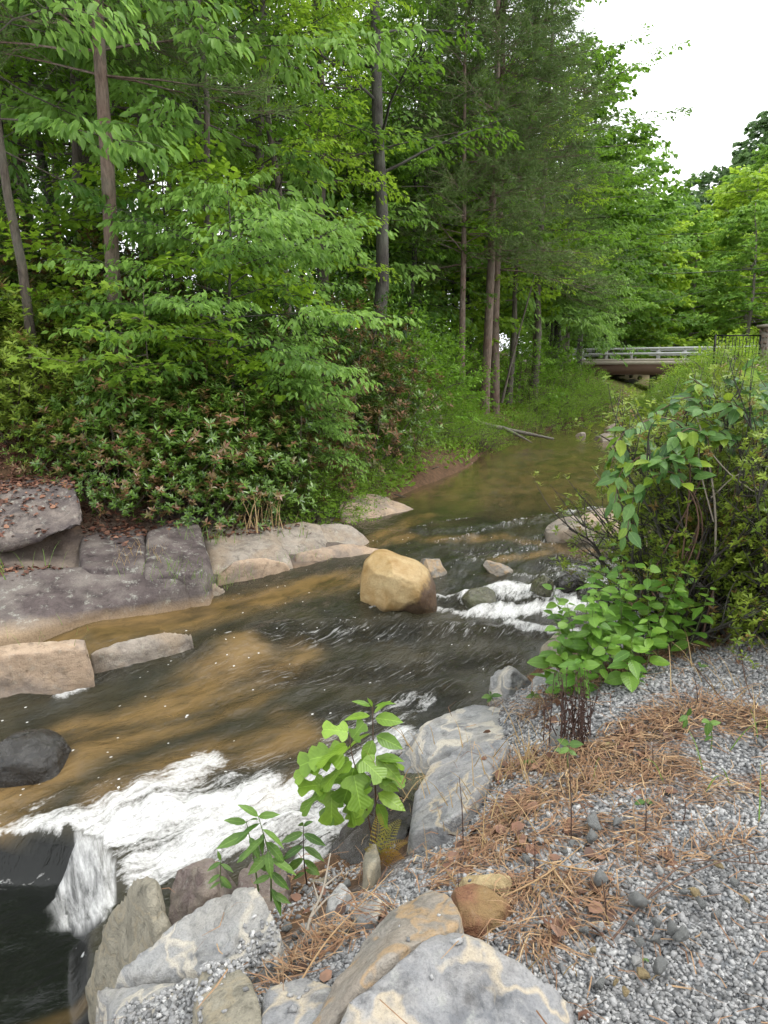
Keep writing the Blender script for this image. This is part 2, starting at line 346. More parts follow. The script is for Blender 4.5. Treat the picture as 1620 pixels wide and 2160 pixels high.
def ground(x, y):
    g, dl, dr = _ground0(x, y); x = np.asarray(x, float); y = np.asarray(y, float)
    m = sst(10.5, 8.5, y) * sst(-.5, -.2, dr) * (dl < -.2); k = np.nonzero(m > 0)[0]
    if len(k):
        r = np.full(len(k), _D[_q])
        for i in range(_q): r = r + _D[i] * np.hypot(x[k] - RC[i, 0], y[k] - RC[i, 1])
        r = np.minimum(r, ztop(x[k], y[k]) + .05) + .012 * fbm(x[k] * 4, y[k] * 4, 0, 3, 3)
        g = g.copy(); g[k] = g[k] + (r - g[k]) * m[k]
    return g, dl, dr
def gz(x, y): return float(ground(np.array([x]), np.array([y]))[0][0])

STRAW = [([(1090, 1545), (1200, 1590), (1330, 1560), (1480, 1530), (1660, 1560)], 100, 1.0), ([(985, 1740), (1090, 1660), (1230, 1640), (1400, 1630)], 110, 1.0),
         ([(920, 1815), (1060, 1770), (1250, 1740)], 60, .9), ([(600, 2080, -.2), (680, 1975, -.15), (790, 1930, -.1)], 75, .95), ([(1040, 1880), (1180, 1850), (1260, 1900), (1130, 1975)], 85, .8),
         ([(1130, 1475, -.1), (1230, 1430), (1400, 1385), (1700, 1310)], 48, 1.0), ([(1260, 1800), (1420, 1700), (1640, 1650)], 60, .55), ([(1250, 1790), (1400, 1830), (1560, 1780)], 45, .5)]

def fan(y0, y1, ratio, ncol, umax, off):
    rows = []; y = y0
    while y < y1: rows.append(y); y = (y + off) * ratio - off
    rows.append(y1); rows = np.array(rows); u = np.linspace(-umax, umax, ncol)
    Y = np.repeat(rows, ncol); X = np.tile(u, len(rows)) * (Y + off)
    i = np.arange(len(rows) - 1)[:, None] * ncol; j = np.arange(ncol - 1)[None, :]
    Fq = np.stack([i + j, i + j + 1, i + ncol + j + 1, i + ncol + j], -1).reshape(-1, 4)
    return X, Y, Fq

# ground ------------------------------------------------------------------
def M_ground():
    t = NT('ground_soil'); o = t.obj()
    n1 = t.noise(o, 2.3, 6, 0.65); n2 = t.noise(o, 34, 4, 0.7); n3 = t.noise(o, 9, 5, 0.7)
    soil = t.mix(t.ramp(n3, [(0.35, 0.0), (0.65, 1.0)]), (0.045, 0.028, 0.016), (0.12, 0.07, 0.04))
    soil = t.mix(t.ramp(n2, [(0.5, 0.0), (0.7, 0.7)]), soil, (0.2, 0.11, 0.06))
    vor = t.n('TexVoronoi', Vector=o, Scale=62.0, Randomness=1.0)
    gc = t.ramp(t.n('SeparateColor', i0=vor.outputs['Color']).outputs[0], [(0.0, (0.10, 0.105, 0.11)), (0.5, (0.24, 0.25, 0.26)), (1.0, (0.5, 0.5, 0.49))])
    gc = t.mix(t.ramp(vor.outputs['Distance'], [(0.45, 0.0), (0.8, 0.8)]), gc, (0.05, 0.05, 0.05))
    col = t.mix(t.attr('gravel'), soil, gc)
    sand = t.mix(t.ramp(n1, [(0.35, 0.0), (0.65, 1.0)]), (0.17, 0.115, 0.065), (0.26, 0.17, 0.10))
    col = t.mix(t.attr('sand'), col, sand)
    gr = t.mix(t.ramp(n1, [(0.35, 0.0), (0.65, 1.0)]), (0.12, 0.17, 0.035), (0.21, 0.26, 0.05)); gr = t.mix(t.ramp(n3, [(.5, 0.0), (.75, .5)]), gr, (.3, .27, .12))
    col = t.mix(t.attr('lawn'), col, gr)
    rk = t.mix(t.ramp(n1, [(0.35, 0.0), (0.6, 1.0)]), (0.075, 0.06, 0.055), (0.19, 0.155, 0.125)); rk = t.mix(t.ramp(n3, [(.5, 0.0), (.7, .6)]), rk, (.05, .038, .03))
    col = t.mix(t.attr('rocky'), col, rk)
    h = t.math('ADD', n2, t.math('MULTIPLY', t.math('MULTIPLY', vor.outputs['Distance'], -1.6), t.attr('gravel')))
    return t.done(t.pbr(Base_Color=col, Roughness=0.95, Normal=t.bump(h, 0.8, 0.015), Specular_IOR_Level=0.2))
X, Y, Fq = fan(-0.8, 420, 1.0135, 340, 1.05, 2.4)
Z, DL, DR = ground(X, Y)
straw_g = strokes(X, Y, STRAW, 0.0)
plat = sst(-.5, -.25, Z + .08 * fbm(X * 3, Y * 3)) * (DR > 0) * sst(14, 9, Y)
rocky_a = sst(-.1, .15, DL) * sst(2.1, 1.2, DL + .3 * fbm(X * 2, Y * 2)) * sst(11.5, 10.5, Y)
gravel_a = np.clip(plat * (1 - straw_g * .85), 0, 1)
sand_a = np.maximum(sst(.25, 0.02, DL) * (DR < 0) * sst(12, 10.8, Y), 0) + 0.0
lawn_a = sst(9, 14, X - 0.12 * Y) * sst(24, 36, Y) * sst(150, 110, Y)
g_me = mesh('ground', np.stack([X, Y, Z], 1), [Fq], M_ground(), True, dict(gravel=gravel_a, sand=sand_a, lawn=lawn_a, rocky=rocky_a))
tag(link('ground', g_me), kind='structure')

# water ------------------------------------------------------------------
FOAM = [  # (pixels with level, half width in pixels, strength)
    ([(-60, 1800, -1.33), (60, 1760, -1.32), (180, 1735, -1.3), (280, 1700, -1.28), (390, 1640, -1.22), (430, 1610, -1.2)], 85, 1.0),
    ([(200, 1770, -1.33), (330, 1750, -1.35), (430, 1720, -1.33), (560, 1690, -1.32)], 95, 1.1), ([(380, 1680, -1.27), (480, 1660, -1.26), (560, 1650, -1.25)], 55, .7),
    ([(420, 1770, -1.36), (530, 1720, -1.33), (640, 1670, -1.28), (760, 1615, -1.22), (850, 1560, -1.18)], 75, 1.05),
    ([(300, 1830, -1.4), (420, 1800, -1.4), (560, 1760, -1.38), (700, 1740, -1.38)], 90, 1.0),
    ([(640, 1830, -1.42), (680, 1780, -1.4), (720, 1740, -1.38)], 60, .95),
    ([(700, 1560, -1.16), (780, 1520, -1.13), (860, 1480, -1.11)], 55, .55), ([(840, 1530, -1.14), (900, 1480, -1.1)], 40, .6),
    ([(990, 1265, -.9), (1080, 1240, -.86), (1160, 1245, -.88), (1290, 1225, -.84)], 46, 1.05), ([(1000, 1300, -.97), (1110, 1290, -.96), (1230, 1280, -.95)], 55, 1.1),
    ([(1080, 1320, -1.0), (1170, 1330, -1.0), (1230, 1330, -1.0)], 40, .95), ([(905, 1262, -.86), (960, 1250, -.84)], 12, .9), ([(900, 1290, -.92), (1000, 1300, -.96)], 30, .8),
    ([(780, 1283, -.85), (830, 1275, -.85), (900, 1285, -.88)], 14, .6), ([(560, 1320, -.88), (640, 1316, -.88), (740, 1312, -.9), (830, 1296, -.88)], 10, .45), ([(600, 1350, -.97), (800, 1330, -.97), (960, 1330, -1.0)], 22, .36),
    ([(860, 1120, -.66), (930, 1100, -.62), (1000, 1093, -.62)], 11, .55), ([(920, 1150, -.73), (1000, 1130, -.7), (1080, 1100, -.64), (1250, 1072, -.6)], 13, .55), ([(1180, 1085, -.62), (1270, 1070, -.6)], 10, .7), ([(960, 1185, -.75), (1150, 1150, -.72), (1300, 1120, -.68)], 34, .5), ([(1080, 1210, -.78), (1180, 1215, -.8)], 24, .6),  # upper riffle: part of this white is sky reflection painted as foam
    ([(1180, 1200, -.77), (1260, 1195, -.77), (1330, 1180, -.76)], 45, .6), ([(1260, 1140, -.7), (1340, 1130, -.7)], 30, .5), ([(1040, 1260, -.9), (1200, 1262, -.92)], 40, .8), ([(120, 1478, -1.12), (180, 1460, -1.11)], 22, .7), ([(190, 1415, -1.08), (150, 1440, -1.1)], 14, .5), ([(450, 1334, -.82), (490, 1328, -.82)], 6, .9),
    ([(870, 1380, -1.05), (920, 1384, -1.05)], 14, .5), ([(700, 1470, -1.1), (780, 1440, -1.08), (870, 1450, -1.09)], 34, .3), ([(400, 1640, -1.2), (560, 1600, -1.18), (700, 1570, -1.17)], 40, .42), ([(200, 1660, -1.22), (330, 1640, -1.2), (420, 1600, -1.2)], 50, .36), ([(0, 1720, -1.28), (150, 1680, -1.25), (260, 1660, -1.22)], 40, .45),
    ([(760, 1262, -.84), (790, 1275, -.85)], 12, .7), ([(1290, 868, -.6), (1330, 862, -.6)], 12, .8), ([(1180, 1240, -.85), (1110, 1225, -.82)], 10, .8),
    ([(60, 2110, POOLZ), (150, 2050, POOLZ), (190, 2010, POOLZ)], 24, .25)]
SANDY = [  # where the sandy bottom shows through
    ([(60, 1352, -.8), (300, 1310, -.8), (520, 1270, -.8), (640, 1240, -.78), (760, 1215, -.76)], 85, 1.15), ([(-60, 1740, -1.28), (150, 1600, -1.2), (330, 1500, -1.1), (520, 1400, -1.05)], 110, 1.15), ([(150, 1540, -1.16), (330, 1530, -1.14), (520, 1470, -1.1), (640, 1380, -1.03)], 80, .9),
    ([(230, 1670, -1.22), (450, 1590, -1.18), (640, 1560, -1.17)], 90, .95), ([(900, 1145, -.72), (1060, 1130, -.68), (1150, 1150, -.72), (1240, 1180, -.75)], 34, .8), ([(900, 1085, -.6), (760, 1150, -.66), (860, 1130, -.66)], 40, .9), ([(1050, 1180, -.75), (1150, 1170, -.75), (1260, 1165, -.75)], 30, .9),
    ([(560, 1700, -1.3), (640, 1640, -1.24)], 50, .7), ([(-20, 2200, POOLZ), (160, 2140, POOLZ), (230, 2110, POOLZ)], 45, .7), ([(600, 1500, -1.1), (680, 1560, -1.15)], 60, .6)]
CALM = [([(60, 1350, -.8), (300, 1310, -.8), (520, 1270, -.8), (700, 1225, -.76)], 60, 1.0)]
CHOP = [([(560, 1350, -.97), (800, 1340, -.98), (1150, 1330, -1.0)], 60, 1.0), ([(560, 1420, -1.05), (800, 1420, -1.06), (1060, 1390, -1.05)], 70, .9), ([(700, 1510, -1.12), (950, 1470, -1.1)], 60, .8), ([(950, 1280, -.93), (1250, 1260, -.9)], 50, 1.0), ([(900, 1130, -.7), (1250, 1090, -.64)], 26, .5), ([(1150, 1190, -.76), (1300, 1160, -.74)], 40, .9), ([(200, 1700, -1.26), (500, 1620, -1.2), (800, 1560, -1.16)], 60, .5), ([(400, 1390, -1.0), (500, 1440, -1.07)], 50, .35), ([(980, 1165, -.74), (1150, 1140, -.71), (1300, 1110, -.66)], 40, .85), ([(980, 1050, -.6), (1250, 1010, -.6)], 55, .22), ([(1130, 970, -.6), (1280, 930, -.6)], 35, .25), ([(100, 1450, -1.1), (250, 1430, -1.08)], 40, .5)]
X, Y, Fq = fan(1.2, 62, 1.0072, 360, .88, 1.0)
Zw, pf, cur = water(X, Y)
foam = strokes(X, Y, FOAM, -1.2); sandy = strokes(X, Y, SANDY, -1.2); calm = strokes(X, Y, CALM, -.8)
dd_, sd_, s_, _ = pdist(X, Y, CTR); t_ = dd_ * sd_
far = sst(10.5, 13.5, Y)
sandy0 = np.clip(sandy, 0, 1); sandy = np.clip(np.maximum(sandy, .7 * far), 0, 1)  # far pool browned too: its lighter reflections are put into the colour
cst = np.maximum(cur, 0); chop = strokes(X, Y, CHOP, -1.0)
foam = np.where(pf > 0.02, np.maximum(foam * (pf > .9), cst * .62), foam)
foam = np.where((pf > .02) & (cst < .05), foam * .6, foam)
# roughness of the flow: waves are real relief
ruf = np.clip(0.18 + .9 * sst(11.8, 9, Y) * (1 - calm) * (1 - .75 * pf), 0.05, 1)
shp = (ruf + .8 * chop) * (.016 * fbm(s_ * 1.6, t_ * 5.5, 0, 4, 21) + .009 * fbm(s_ * 6, t_ * 11, 0, 3, 5)) + .003 * fbm(s_ * 2.2, t_ * 4, 0, 3, 61)
ridge = 1 - np.abs(fbm(s_ * 3.2, t_ * 4.2, 0, 4, 33))
shp += np.clip(foam, 0, 1) * (.05 * ridge + .03 * fbm(s_ * 5, t_ * 10, 0, 3, 44) + .008 * fbm(X * 19, Y * 19, 0, 2, 9)) * (1 - cst)
hump = np.zeros_like(X)
for px, py, z, rx, hh in [(950, 1450, -1.08, .34, .07), (520, 1370, -.99, .5, .05), (900, 1330, -.98, .6, .05), (180, 1600, -1.2, .3, .06), (1000, 1330, -1.0, .4, .05), (60, 1470, -1.12, .35, .05), (330, 1690, -1.25, .25, .06), (600, 1750, -1.36, .22, .07), (700, 1790, -1.4, .2, .06)]:
    c = W(px, py, z); hump += hh * np.exp(-((X - c[0]) ** 2 + (Y - c[1]) ** 2 * 1.6) / (rx * rx) * 2)
Zw = Zw + shp + hump * (1 - pf)
Zw += cst * .014 * fbm(t_ * 2, s_ * 34 + X * 9, 0, 2, 71)
def M_water():
    t = NT('stream_water'); st = t.attr('flow', 'Vector'); o = t.obj()
    fo = t.attr('foam'); sa = t.attr('sandy'); ru = t.attr('rough'); cu = t.attr('curtain')
    nb = t.noise(t.map(o, (1, 1, 1)), 1.7, 5, 0.6); nd = t.noise(t.map(st, (1.2, 3.5, 1)), 1.0, 5, 0.65)
    sf = t.math('MULTIPLY', sa, t.ramp(nd, [(0.30, 0.25), (0.55, 1.0)]))
    deep = t.mix(t.ramp(nb, [(0.3, 0.0), (0.7, 1.0)]), (0.016, 0.017, 0.012), (0.042, 0.036, 0.02))
    brown = t.mix(t.ramp(nd, [(0.35, 0.0), (0.7, 1.0)]), (0.095, 0.062, 0.024), (0.18, 0.116, 0.046))
    col = t.mix(sf, deep, brown); col = t.mix(t.attr('pool'), col, (0.007, 0.008, 0.007))
    w1 = t.noise(t.map(st, (5.5, 13, 1)), 1.0, 5, 0.6, 0.5); w2 = t.noise(t.map(st, (17, 38, 1)), 1.0, 4, 0.65, 0.4); w3 = t.noise(o, 34, 3, 0.6)
    h = t.math('ADD', t.math('MULTIPLY', w1, 1.0), t.math('ADD', t.math('MULTIPLY', w2, 0.42), t.math('MULTIPLY', w3, 0.07)))
    b = t.n('Bump', Height=h, Strength=t.math('MULTIPLY', ru, 1.0, clamp=True), Distance=t.math('MULTIPLY_ADD', t.attr('chop'), 0.13, 0.022)).outputs[0]
    wsh = t.pbr(Base_Color=col, Roughness=0.05, IOR=1.333, Specular_IOR_Level=0.6, Normal=b)
    # foam
    f1 = t.noise(t.map(st, (3.5, 17, 1)), 1.0, 6, 0.7, 0.6); f2 = t.noise(o, 42, 5, 0.75); f3 = t.noise(t.map(st, (10, 44, 1)), 1.0, 4, 0.7, 0.9)
    fn = t.math('ADD', t.math('MULTIPLY', f1, 0.5), t.math('ADD', t.math('MULTIPLY', f2, 0.22), t.math('MULTIPLY', f3, 0.28)))
    ff = t.math('SUBTRACT', t.math('ADD', t.math('MULTIPLY', fo, 0.44), t.math('MULTIPLY', fn, 1.5)), 0.98)
    ff = t.ramp(ff, [(0.0, 0.0), (0.12, 0.38), (0.36, 0.95)])
    ff = t.math('MULTIPLY', ff, t.ramp(fo, [(0.02, 0.0), (0.2, 1.0)]))
    # drifting flecks
    vo = t.n('TexVoronoi', Vector=t.map(st, (9, 15, 1)), Scale=1.0, Randomness=1.0)
    vsel = t.n('SeparateColor', i0=vo.outputs['Color']).outputs[0]
    fl = t.math('MULTIPLY', t.math('LESS_THAN', vo.outputs['Distance'], t.math('MULTIPLY', vsel, 0.11)), t.math('MULTIPLY', t.math('GREATER_THAN', vsel, 0.62), t.math('GREATER_THAN', ru, 0.5)))
    ff = t.math('MAXIMUM', ff, t.math('MULTIPLY', fl, 0.75))
    # aerated streaks along the broken flow, also painted in for sky glints
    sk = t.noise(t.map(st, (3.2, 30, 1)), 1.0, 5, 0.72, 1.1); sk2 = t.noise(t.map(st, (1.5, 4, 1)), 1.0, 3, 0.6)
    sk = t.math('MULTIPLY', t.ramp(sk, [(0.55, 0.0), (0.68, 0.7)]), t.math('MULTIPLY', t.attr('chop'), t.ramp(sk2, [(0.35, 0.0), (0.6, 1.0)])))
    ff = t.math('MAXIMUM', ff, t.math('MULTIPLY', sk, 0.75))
    # glassy streaks of the falling sheet
    cn = t.noise(t.map(st, (16, 3, 1)), 1.0, 5, 0.7, 0.3)
    ff = t.math('MAXIMUM', t.math('MULTIPLY', ff, t.math('SUBTRACT', 1.0, cu)), t.math('MULTIPLY', cu, t.ramp(cn, [(0.38, 0.10), (0.66, 0.72)])))
    fcol = t.mix(t.ramp(f2, [(0.3, 0.0), (0.65, 1.0)]), (0.62, 0.62, 0.60), (0.80, 0.80, 0.79))
    fh = t.bump(t.math('ADD', f2, t.math('MULTIPLY', f1, 2.0)), 0.35, 0.015)
    fsh = t.pbr(Base_Color=fcol, Roughness=0.6, Normal=fh, Subsurface_Weight=0.0)
    return t.done(t.n('MixShader', i0=ff, i1=wsh, i2=fsh).outputs[0])
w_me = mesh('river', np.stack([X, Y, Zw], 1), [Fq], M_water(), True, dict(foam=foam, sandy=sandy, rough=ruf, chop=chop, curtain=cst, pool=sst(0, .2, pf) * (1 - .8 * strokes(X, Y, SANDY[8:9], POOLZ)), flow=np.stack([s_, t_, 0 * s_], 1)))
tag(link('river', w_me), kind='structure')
# ------------------------------------------------------------------ rocks
RK = dict(
    gneiss=M_rock('grey_gneiss', (0.125, 0.13, 0.14), (0.24, 0.24, 0.24), (0.46, 0.39, 0.28), .8, 0.25, 2.2, stain=(0.30, 0.25, 0.18), stain_amt=.15),
    pale=M_rock('pale_gneiss', (0.135, 0.14, 0.145), (0.25, 0.25, 0.245), (0.52, 0.47, 0.38), .8, 0.3, 2.4, (1.1, 0.2, 0.5), stain=(0.36, 0.33, 0.27), stain_amt=.3),
    olive=M_rock('olive_grey_stone', (0.14, 0.13, 0.10), (0.235, 0.215, 0.165), (0.34, 0.28, 0.18), .4, 0.15, 2.6, (0.3, 1.2, 0.2)),
    tan=M_rock('tan_veined_stone', (0.14, 0.13, 0.115), (0.24, 0.22, 0.19), (0.40, 0.26, 0.12), .7, 0.2, 2.6, stain=(0.27, 0.20, 0.13), stain_amt=.25),
    rust=M_rock('rusty_stone', (0.13, 0.05, 0.028), (0.20, 0.10, 0.05), None, 0, 0.08, 4.0, stain=(0.24, 0.17, 0.07), stain_amt=.7),
    yellow=M_rock('yellow_stone', (0.26, 0.19, 0.09), (0.36, 0.28, 0.15), None, 0, 0.1, 4.0),
    purple=M_rock('purple_brown_stone', (0.095, 0.065, 0.06), (0.19, 0.15, 0.135), (0.3, 0.26, 0.2), .35, 0.3, 3.0, (0.2, 0.4, 1.0), stain=(0.24, 0.21, 0.16), stain_amt=.5),
    wet=M_rock('wet_black_stone', (0.009, 0.0085, 0.0075), (0.026, 0.023, 0.019), None, 0, 0, 3.0, wet=1.0, rough=.3),
    moss=M_rock('mossy_wet_stone', (0.03, 0.03, 0.018), (0.085, 0.08, 0.04), None, 0, 0.1, 4.0, wet=.8, rough=.4, stain=(0.06, 0.07, 0.02), stain_amt=.7),
    wetd=M_rock('wet_ledge_stone', (0.006, 0.006, 0.005), (0.012, 0.011, 0.009), None, 0, 0, 2.0, rough=.6, bumpd=.004),
    slabd=M_rock('dark_bedrock', (0.036, 0.026, 0.026), (0.085, 0.066, 0.063), None, 0, 0.5, 1.1, (0.1, 0.1, 0.3), stain=(0.20, 0.175, 0.155), stain_amt=.7, strata=.5, band=(-.80, -.68, (.36, .26, .16))),
    slabt=M_rock('tan_bedrock', (0.26, 0.185, 0.125), (0.36, 0.27, 0.19), None, 0, 0.25, 1.4, (0.1, 0.2, 0.3), stain=(0.20, 0.17, 0.15), stain_amt=.7, strata=.5),
    slabg=M_rock('grey_bedrock', (0.15, 0.125, 0.105), (0.27, 0.235, 0.195), None, 0, 0.4, 1.5, (0.1, 0.2, 0.3), stain=(0.31, 0.235, 0.16), stain_amt=.6, strata=.5),
    over=M_rock('overhang_stone', (0.075, 0.062, 0.06), (0.18, 0.15, 0.13), None, 0, 0.6, 1.6, (0.12, 0.05, 0.3), stain=(0.075, 0.06, 0.06), stain_amt=.75, strata=1.6),
    pebble=M_rock('dark_chip_stone', (0.085, 0.09, 0.09), (0.17, 0.175, 0.17), (0.3, 0.28, 0.24), .3, 0.1, 9.0, bumpd=.006),
    pebl=M_rock('light_chip_stone', (0.24, 0.24, 0.235), (0.38, 0.375, 0.36), None, 0, 0.1, 9.0, bumpd=.006))
def M_gold():
    t = NT('golden_boulder_stone'); o = t.obj(); n = t.noise(o, 3.2, 6, 0.65); n2 = t.noise(o, 9, 5, 0.7); f = t.noise(o, 55, 3, 0.7)
    col = t.mix(t.ramp(n, [(0.32, 0.0), (0.68, 1.0)]), (0.26, 0.15, 0.042), (0.47, 0.36, 0.19))
    x = t.n('SeparateXYZ', Vector=o)
    # river stain: a dark band round the flank on the downstream side
    bd = t.math('ADD', t.math('MULTIPLY', x.outputs['X'], 1.15), t.math('ADD', t.math('MULTIPLY', t.math('SUBTRACT', x.outputs['Z'], 0.30), -1.25), t.math('MULTIPLY', n2, 0.45)))
    col = t.mix(t.ramp(bd, [(0.16, 0.0), (0.30, 0.92), (0.9, 0.85)]), col, (0.055, 0.032, 0.024))
    wetl = t.math('ADD', x.outputs['Z'], t.math('MULTIPLY', n2, 0.05))
    col = t.mix(t.ramp(wetl, [(0.33, 0.75), (0.39, 0.0)]), col, (0.03, 0.02, 0.01))
    col = t.mix(t.ramp(f, [(0.3, 0.4), (0.5, 0.0)]), col, (0.2, 0.12, 0.04))
    return t.done(t.pbr(Base_Color=col, Roughness=0.62, Normal=t.bump(t.math('ADD', n2, t.math('MULTIPLY', f, .25)), 0.7, 0.02)))
RK['gold'] = M_gold()

def hull(pts):
    bm = bmesh.new()
    for p in pts: bm.verts.new(p)
    r = bmesh.ops.convex_hull(bm, input=bm.verts)
    bmesh.ops.delete(bm, geom=[v for v in bm.verts if not v.link_faces], context='VERTS')
    bmesh.ops.recalc_face_normals(bm, faces=bm.faces)
    me = bpy.data.meshes.new('hull'); bm.to_mesh(me); bm.free(); return me
def remesh(me, vox):
    o = bpy.data.objects.new('tmp', me); COL.objects.link(o); m = o.modifiers.new('r', 'REMESH'); m.mode = 'VOXEL'; m.voxel_size = vox
    dg = bpy.context.evaluated_depsgraph_get(); r = bpy.data.meshes.new_from_object(o.evaluated_get(dg))
    bpy.data.objects.remove(o); bpy.data.meshes.remove(me); return r
def rock_mesh(name, pts, mat, res=34, disp=.03, cuts=6, smooth=2, qlo=.87, seed=0, freq=1.0, strata=0.0, sdir=(0.15, 0.1, 1)):
    pts = np.array(pts, float); ctr = (pts.max(0) + pts.min(0)) / 2; base = np.array((ctr[0], ctr[1], pts[:, 2].min())); pts = pts - base
    size = np.ptp(pts, axis=0).max(); me = remesh(hull(pts), size / res)
    n = len(me.vertices); P = np.empty(n * 3); me.vertices.foreach_get('co', P); P = P.reshape(-1, 3)
    E = np.empty(len(me.edges) * 2, np.int32); me.edges.foreach_get('vertices', E); E = E.reshape(-1, 2)
    deg = np.bincount(E.ravel(), minlength=n)[:, None].astype(float)
    def lap(P):
        A = np.zeros_like(P); np.add.at(A, E[:, 0], P[E[:, 1]]); np.add.at(A, E[:, 1], P[E[:, 0]]); return A / deg
    for k in range(smooth): P = P * .4 + lap(P) * .6
    g = np.random.default_rng(seed + 101)
    for k in range(cuts):
        d = g.normal(size=3); d[2] = abs(d[2]) * .8; d /= np.linalg.norm(d); h = P @ d; c = np.quantile(h, g.uniform(qlo, .99))
        P = P - np.maximum(h - c, 0)[:, None] * d
    me.vertices.foreach_set('co', P.ravel()); me.update()
    N = np.empty(n * 3, np.float32); me.vertices.foreach_get('normal', N); N = N.reshape(-1, 3)
    q = P / size * 4 * freq + seed * 3.7
    a = fbm(q[:, 0], q[:, 1], q[:, 2], 4, seed); b = np.abs(fbm(q[:, 0] * .8 + 9, q[:, 1] * .8, q[:, 2] * .8, 3, seed + 5))
    dd = disp * size * (a - .9 * np.exp(-b * 9))
    if strata:
        sd3 = np.array(sdir, float); sd3 /= np.linalg.norm(sd3); l = (P @ sd3) / size * 16 + a * 1.2
        dd += strata * size * (_h(np.floor(l), 0 * l, 0 * l, seed) - .5) * sst(1, .5, np.abs(N @ sd3))
    q2 = q * 5
    dd += disp * .22 * size * fbm(q2[:, 0], q2[:, 1], q2[:, 2], 2, seed + 11)
    P = P + N * dd[:, None]
    me.vertices.foreach_set('co', P.ravel()); me.update(); me.name = name
    me.polygons.foreach_set('use_smooth', np.ones(len(me.polygons), bool))
    me.materials.clear(); me.materials.append(mat); return me, base
_seed = [0]
def rock(name, label, pts, mat, group=None, cat='rock', **kw):
    _seed[0] += 1; kw.setdefault('seed', _seed[0])
    me, base = rock_mesh(name, pts, RK[mat], **kw)
    return tag(link(name, me, loc=base), label, cat, group)
def slab(name, label, top, drop, mat, flare=.06, **kw):
    kw['qlo'] = .965; kw['cuts'] = min(3, kw.get('cuts', 3)); kw['smooth'] = min(3, kw.get('smooth', 1))
    T = np.array([W(*q) for q in top]); c = T.mean(0); D = T.copy(); v = (T - c)[:, :2]; l = np.linalg.norm(v, axis=1)[:, None] + 1e-6
    D[:, :2] += v / l * flare; D[:, 2] -= drop; M = (T + D) / 2; M[:, :2] += v / l * flare * .4
    return rock(name, label, np.vstack([T, M, D]), mat, **kw)
def lump(name, label, out, Yd, thick, mat, sink=.2, **kw):
    """an outline in the upright plane at Yd, swelling thick before and behind it"""
    O = np.array([at(px, py, Yd) for px, py in out]); c = O.mean(0); pts = []
    for k in np.linspace(-1, 1, 7):
        s = max(.25, (1 - abs(k) ** 2.4)) ** .5; Q = c + (O - c) * s; Q[:, 1] = Yd + k * thick; pts.append(Q)
    B = O[O[:, 2] < c[2]].copy(); B[:, 2] -= sink; pts.append(B); B = B.copy(); B[:, 1] += thick * .6; pts.append(B); B = B.copy(); B[:, 1] -= thick * 1.2; pts.append(B)
    return rock(name, label, np.vstack(pts), mat, **kw)

# the rubble along the near bank
slab('boulder', 'big grey gneiss boulder with a curved cream vein beside the gravel', [(690, 2230, .1), (760, 2060, .15), (860, 2000, .2), (955, 1950, .2), (1010, 1990, .2), (1080, 2030, .18), (1160, 2062, .14), (1208, 2110, .1), (1225, 2200, .04), (1200, 2330, .04), (700, 2330, .04)], .4, 'gneiss', res=60, disp=.016, cuts=7, strata=.004, flare=.05)
slab('boulder', 'tan and grey wedge boulder with rusty veins leaning on the big veined boulder', [(905, 1868, .1), (950, 1888, .13), (972, 1925, .15), (962, 1952, .16), (900, 1990, .18), (800, 2020, .18), (740, 2090, .13), (690, 2170, .08), (645, 2165, .02), (700, 2075, .03), (765, 1985, .04), (825, 1920, .07)], .35, 'tan', res=52, disp=.016, cuts=8, flare=.03)
slab('flat_rock', 'flat rusty brown slab lying on the white gravel', [(955, 1872, .05), (1000, 1858, .06), (1060, 1876, .05), (1077, 1905, .03), (1025, 1952, .03), (975, 1938, .05)], .14, 'rust', res=30, disp=.015, cuts=4, flare=.02)
slab('flat_rock', 'small yellow flat stone behind the rusty brown slab', [(975, 1846, .02), (1030, 1838, .03), (1078, 1846, .02), (1060, 1868, .02), (990, 1868, .02)], .08, 'yellow', res=26, disp=.02, flare=.02)
slab('leaning_slab', 'tall olive grey slab leaning into the dark pool below the weir', [(275, 1850, -.58), (335, 1850, -.5), (352, 1890, -.46), (348, 1935, -.5), (300, 1990, -.75), (250, 2042, -.98), (200, 2098, -1.3), (180, 2078, -1.38), (205, 1990, -1.12), (240, 1922, -.88)], .38, 'olive', res=52, disp=.012, cuts=8, flare=.03, strata=.006, sdir=(1, .3, .6))
slab('boulder', 'large pale grey block with a cream top patch above the dark pool', [(228, 2062, -.36), (365, 1940, -.22), (440, 1886, -.16), (535, 1866, -.1), (562, 1895, -.08), (592, 1960, -.1), (575, 2015, -.12), (480, 2030, -.18), (420, 2045, -.22), (300, 2080, -.36)], .6, 'pale', res=56, disp=.016, cuts=9, strata=.012, sdir=(.6, .2, .7))
lump('boulder', 'purple brown lichened rock between the leaning slab and the rapids', [(358, 1920), (360, 1850), (385, 1820), (440, 1812), (485, 1822), (502, 1855), (498, 1930), (430, 1960)], 3.05, .16, 'purple', res=40, disp=.02, cuts=8)
lump('boulder', 'purple grey split rock behind the pale block with a seedling before it', [(500, 1900), (510, 1835), (560, 1797), (595, 1800), (622, 1850), (637, 1910), (625, 1950), (560, 1960)], 3.0, .17, 'purple', res=40, disp=.022, cuts=8, strata=.012)
slab('flat_rock', 'smooth olive slab wedged in pebbles before the pale block', [(416, 2034, -.12), (500, 2024, -.1), (530, 2070, -.06), (548, 2120, -.02), (550, 2185, .0), (440, 2185, -.04), (412, 2120, -.1)], .22, 'olive', res=36, disp=.01, cuts=4, flare=.02)
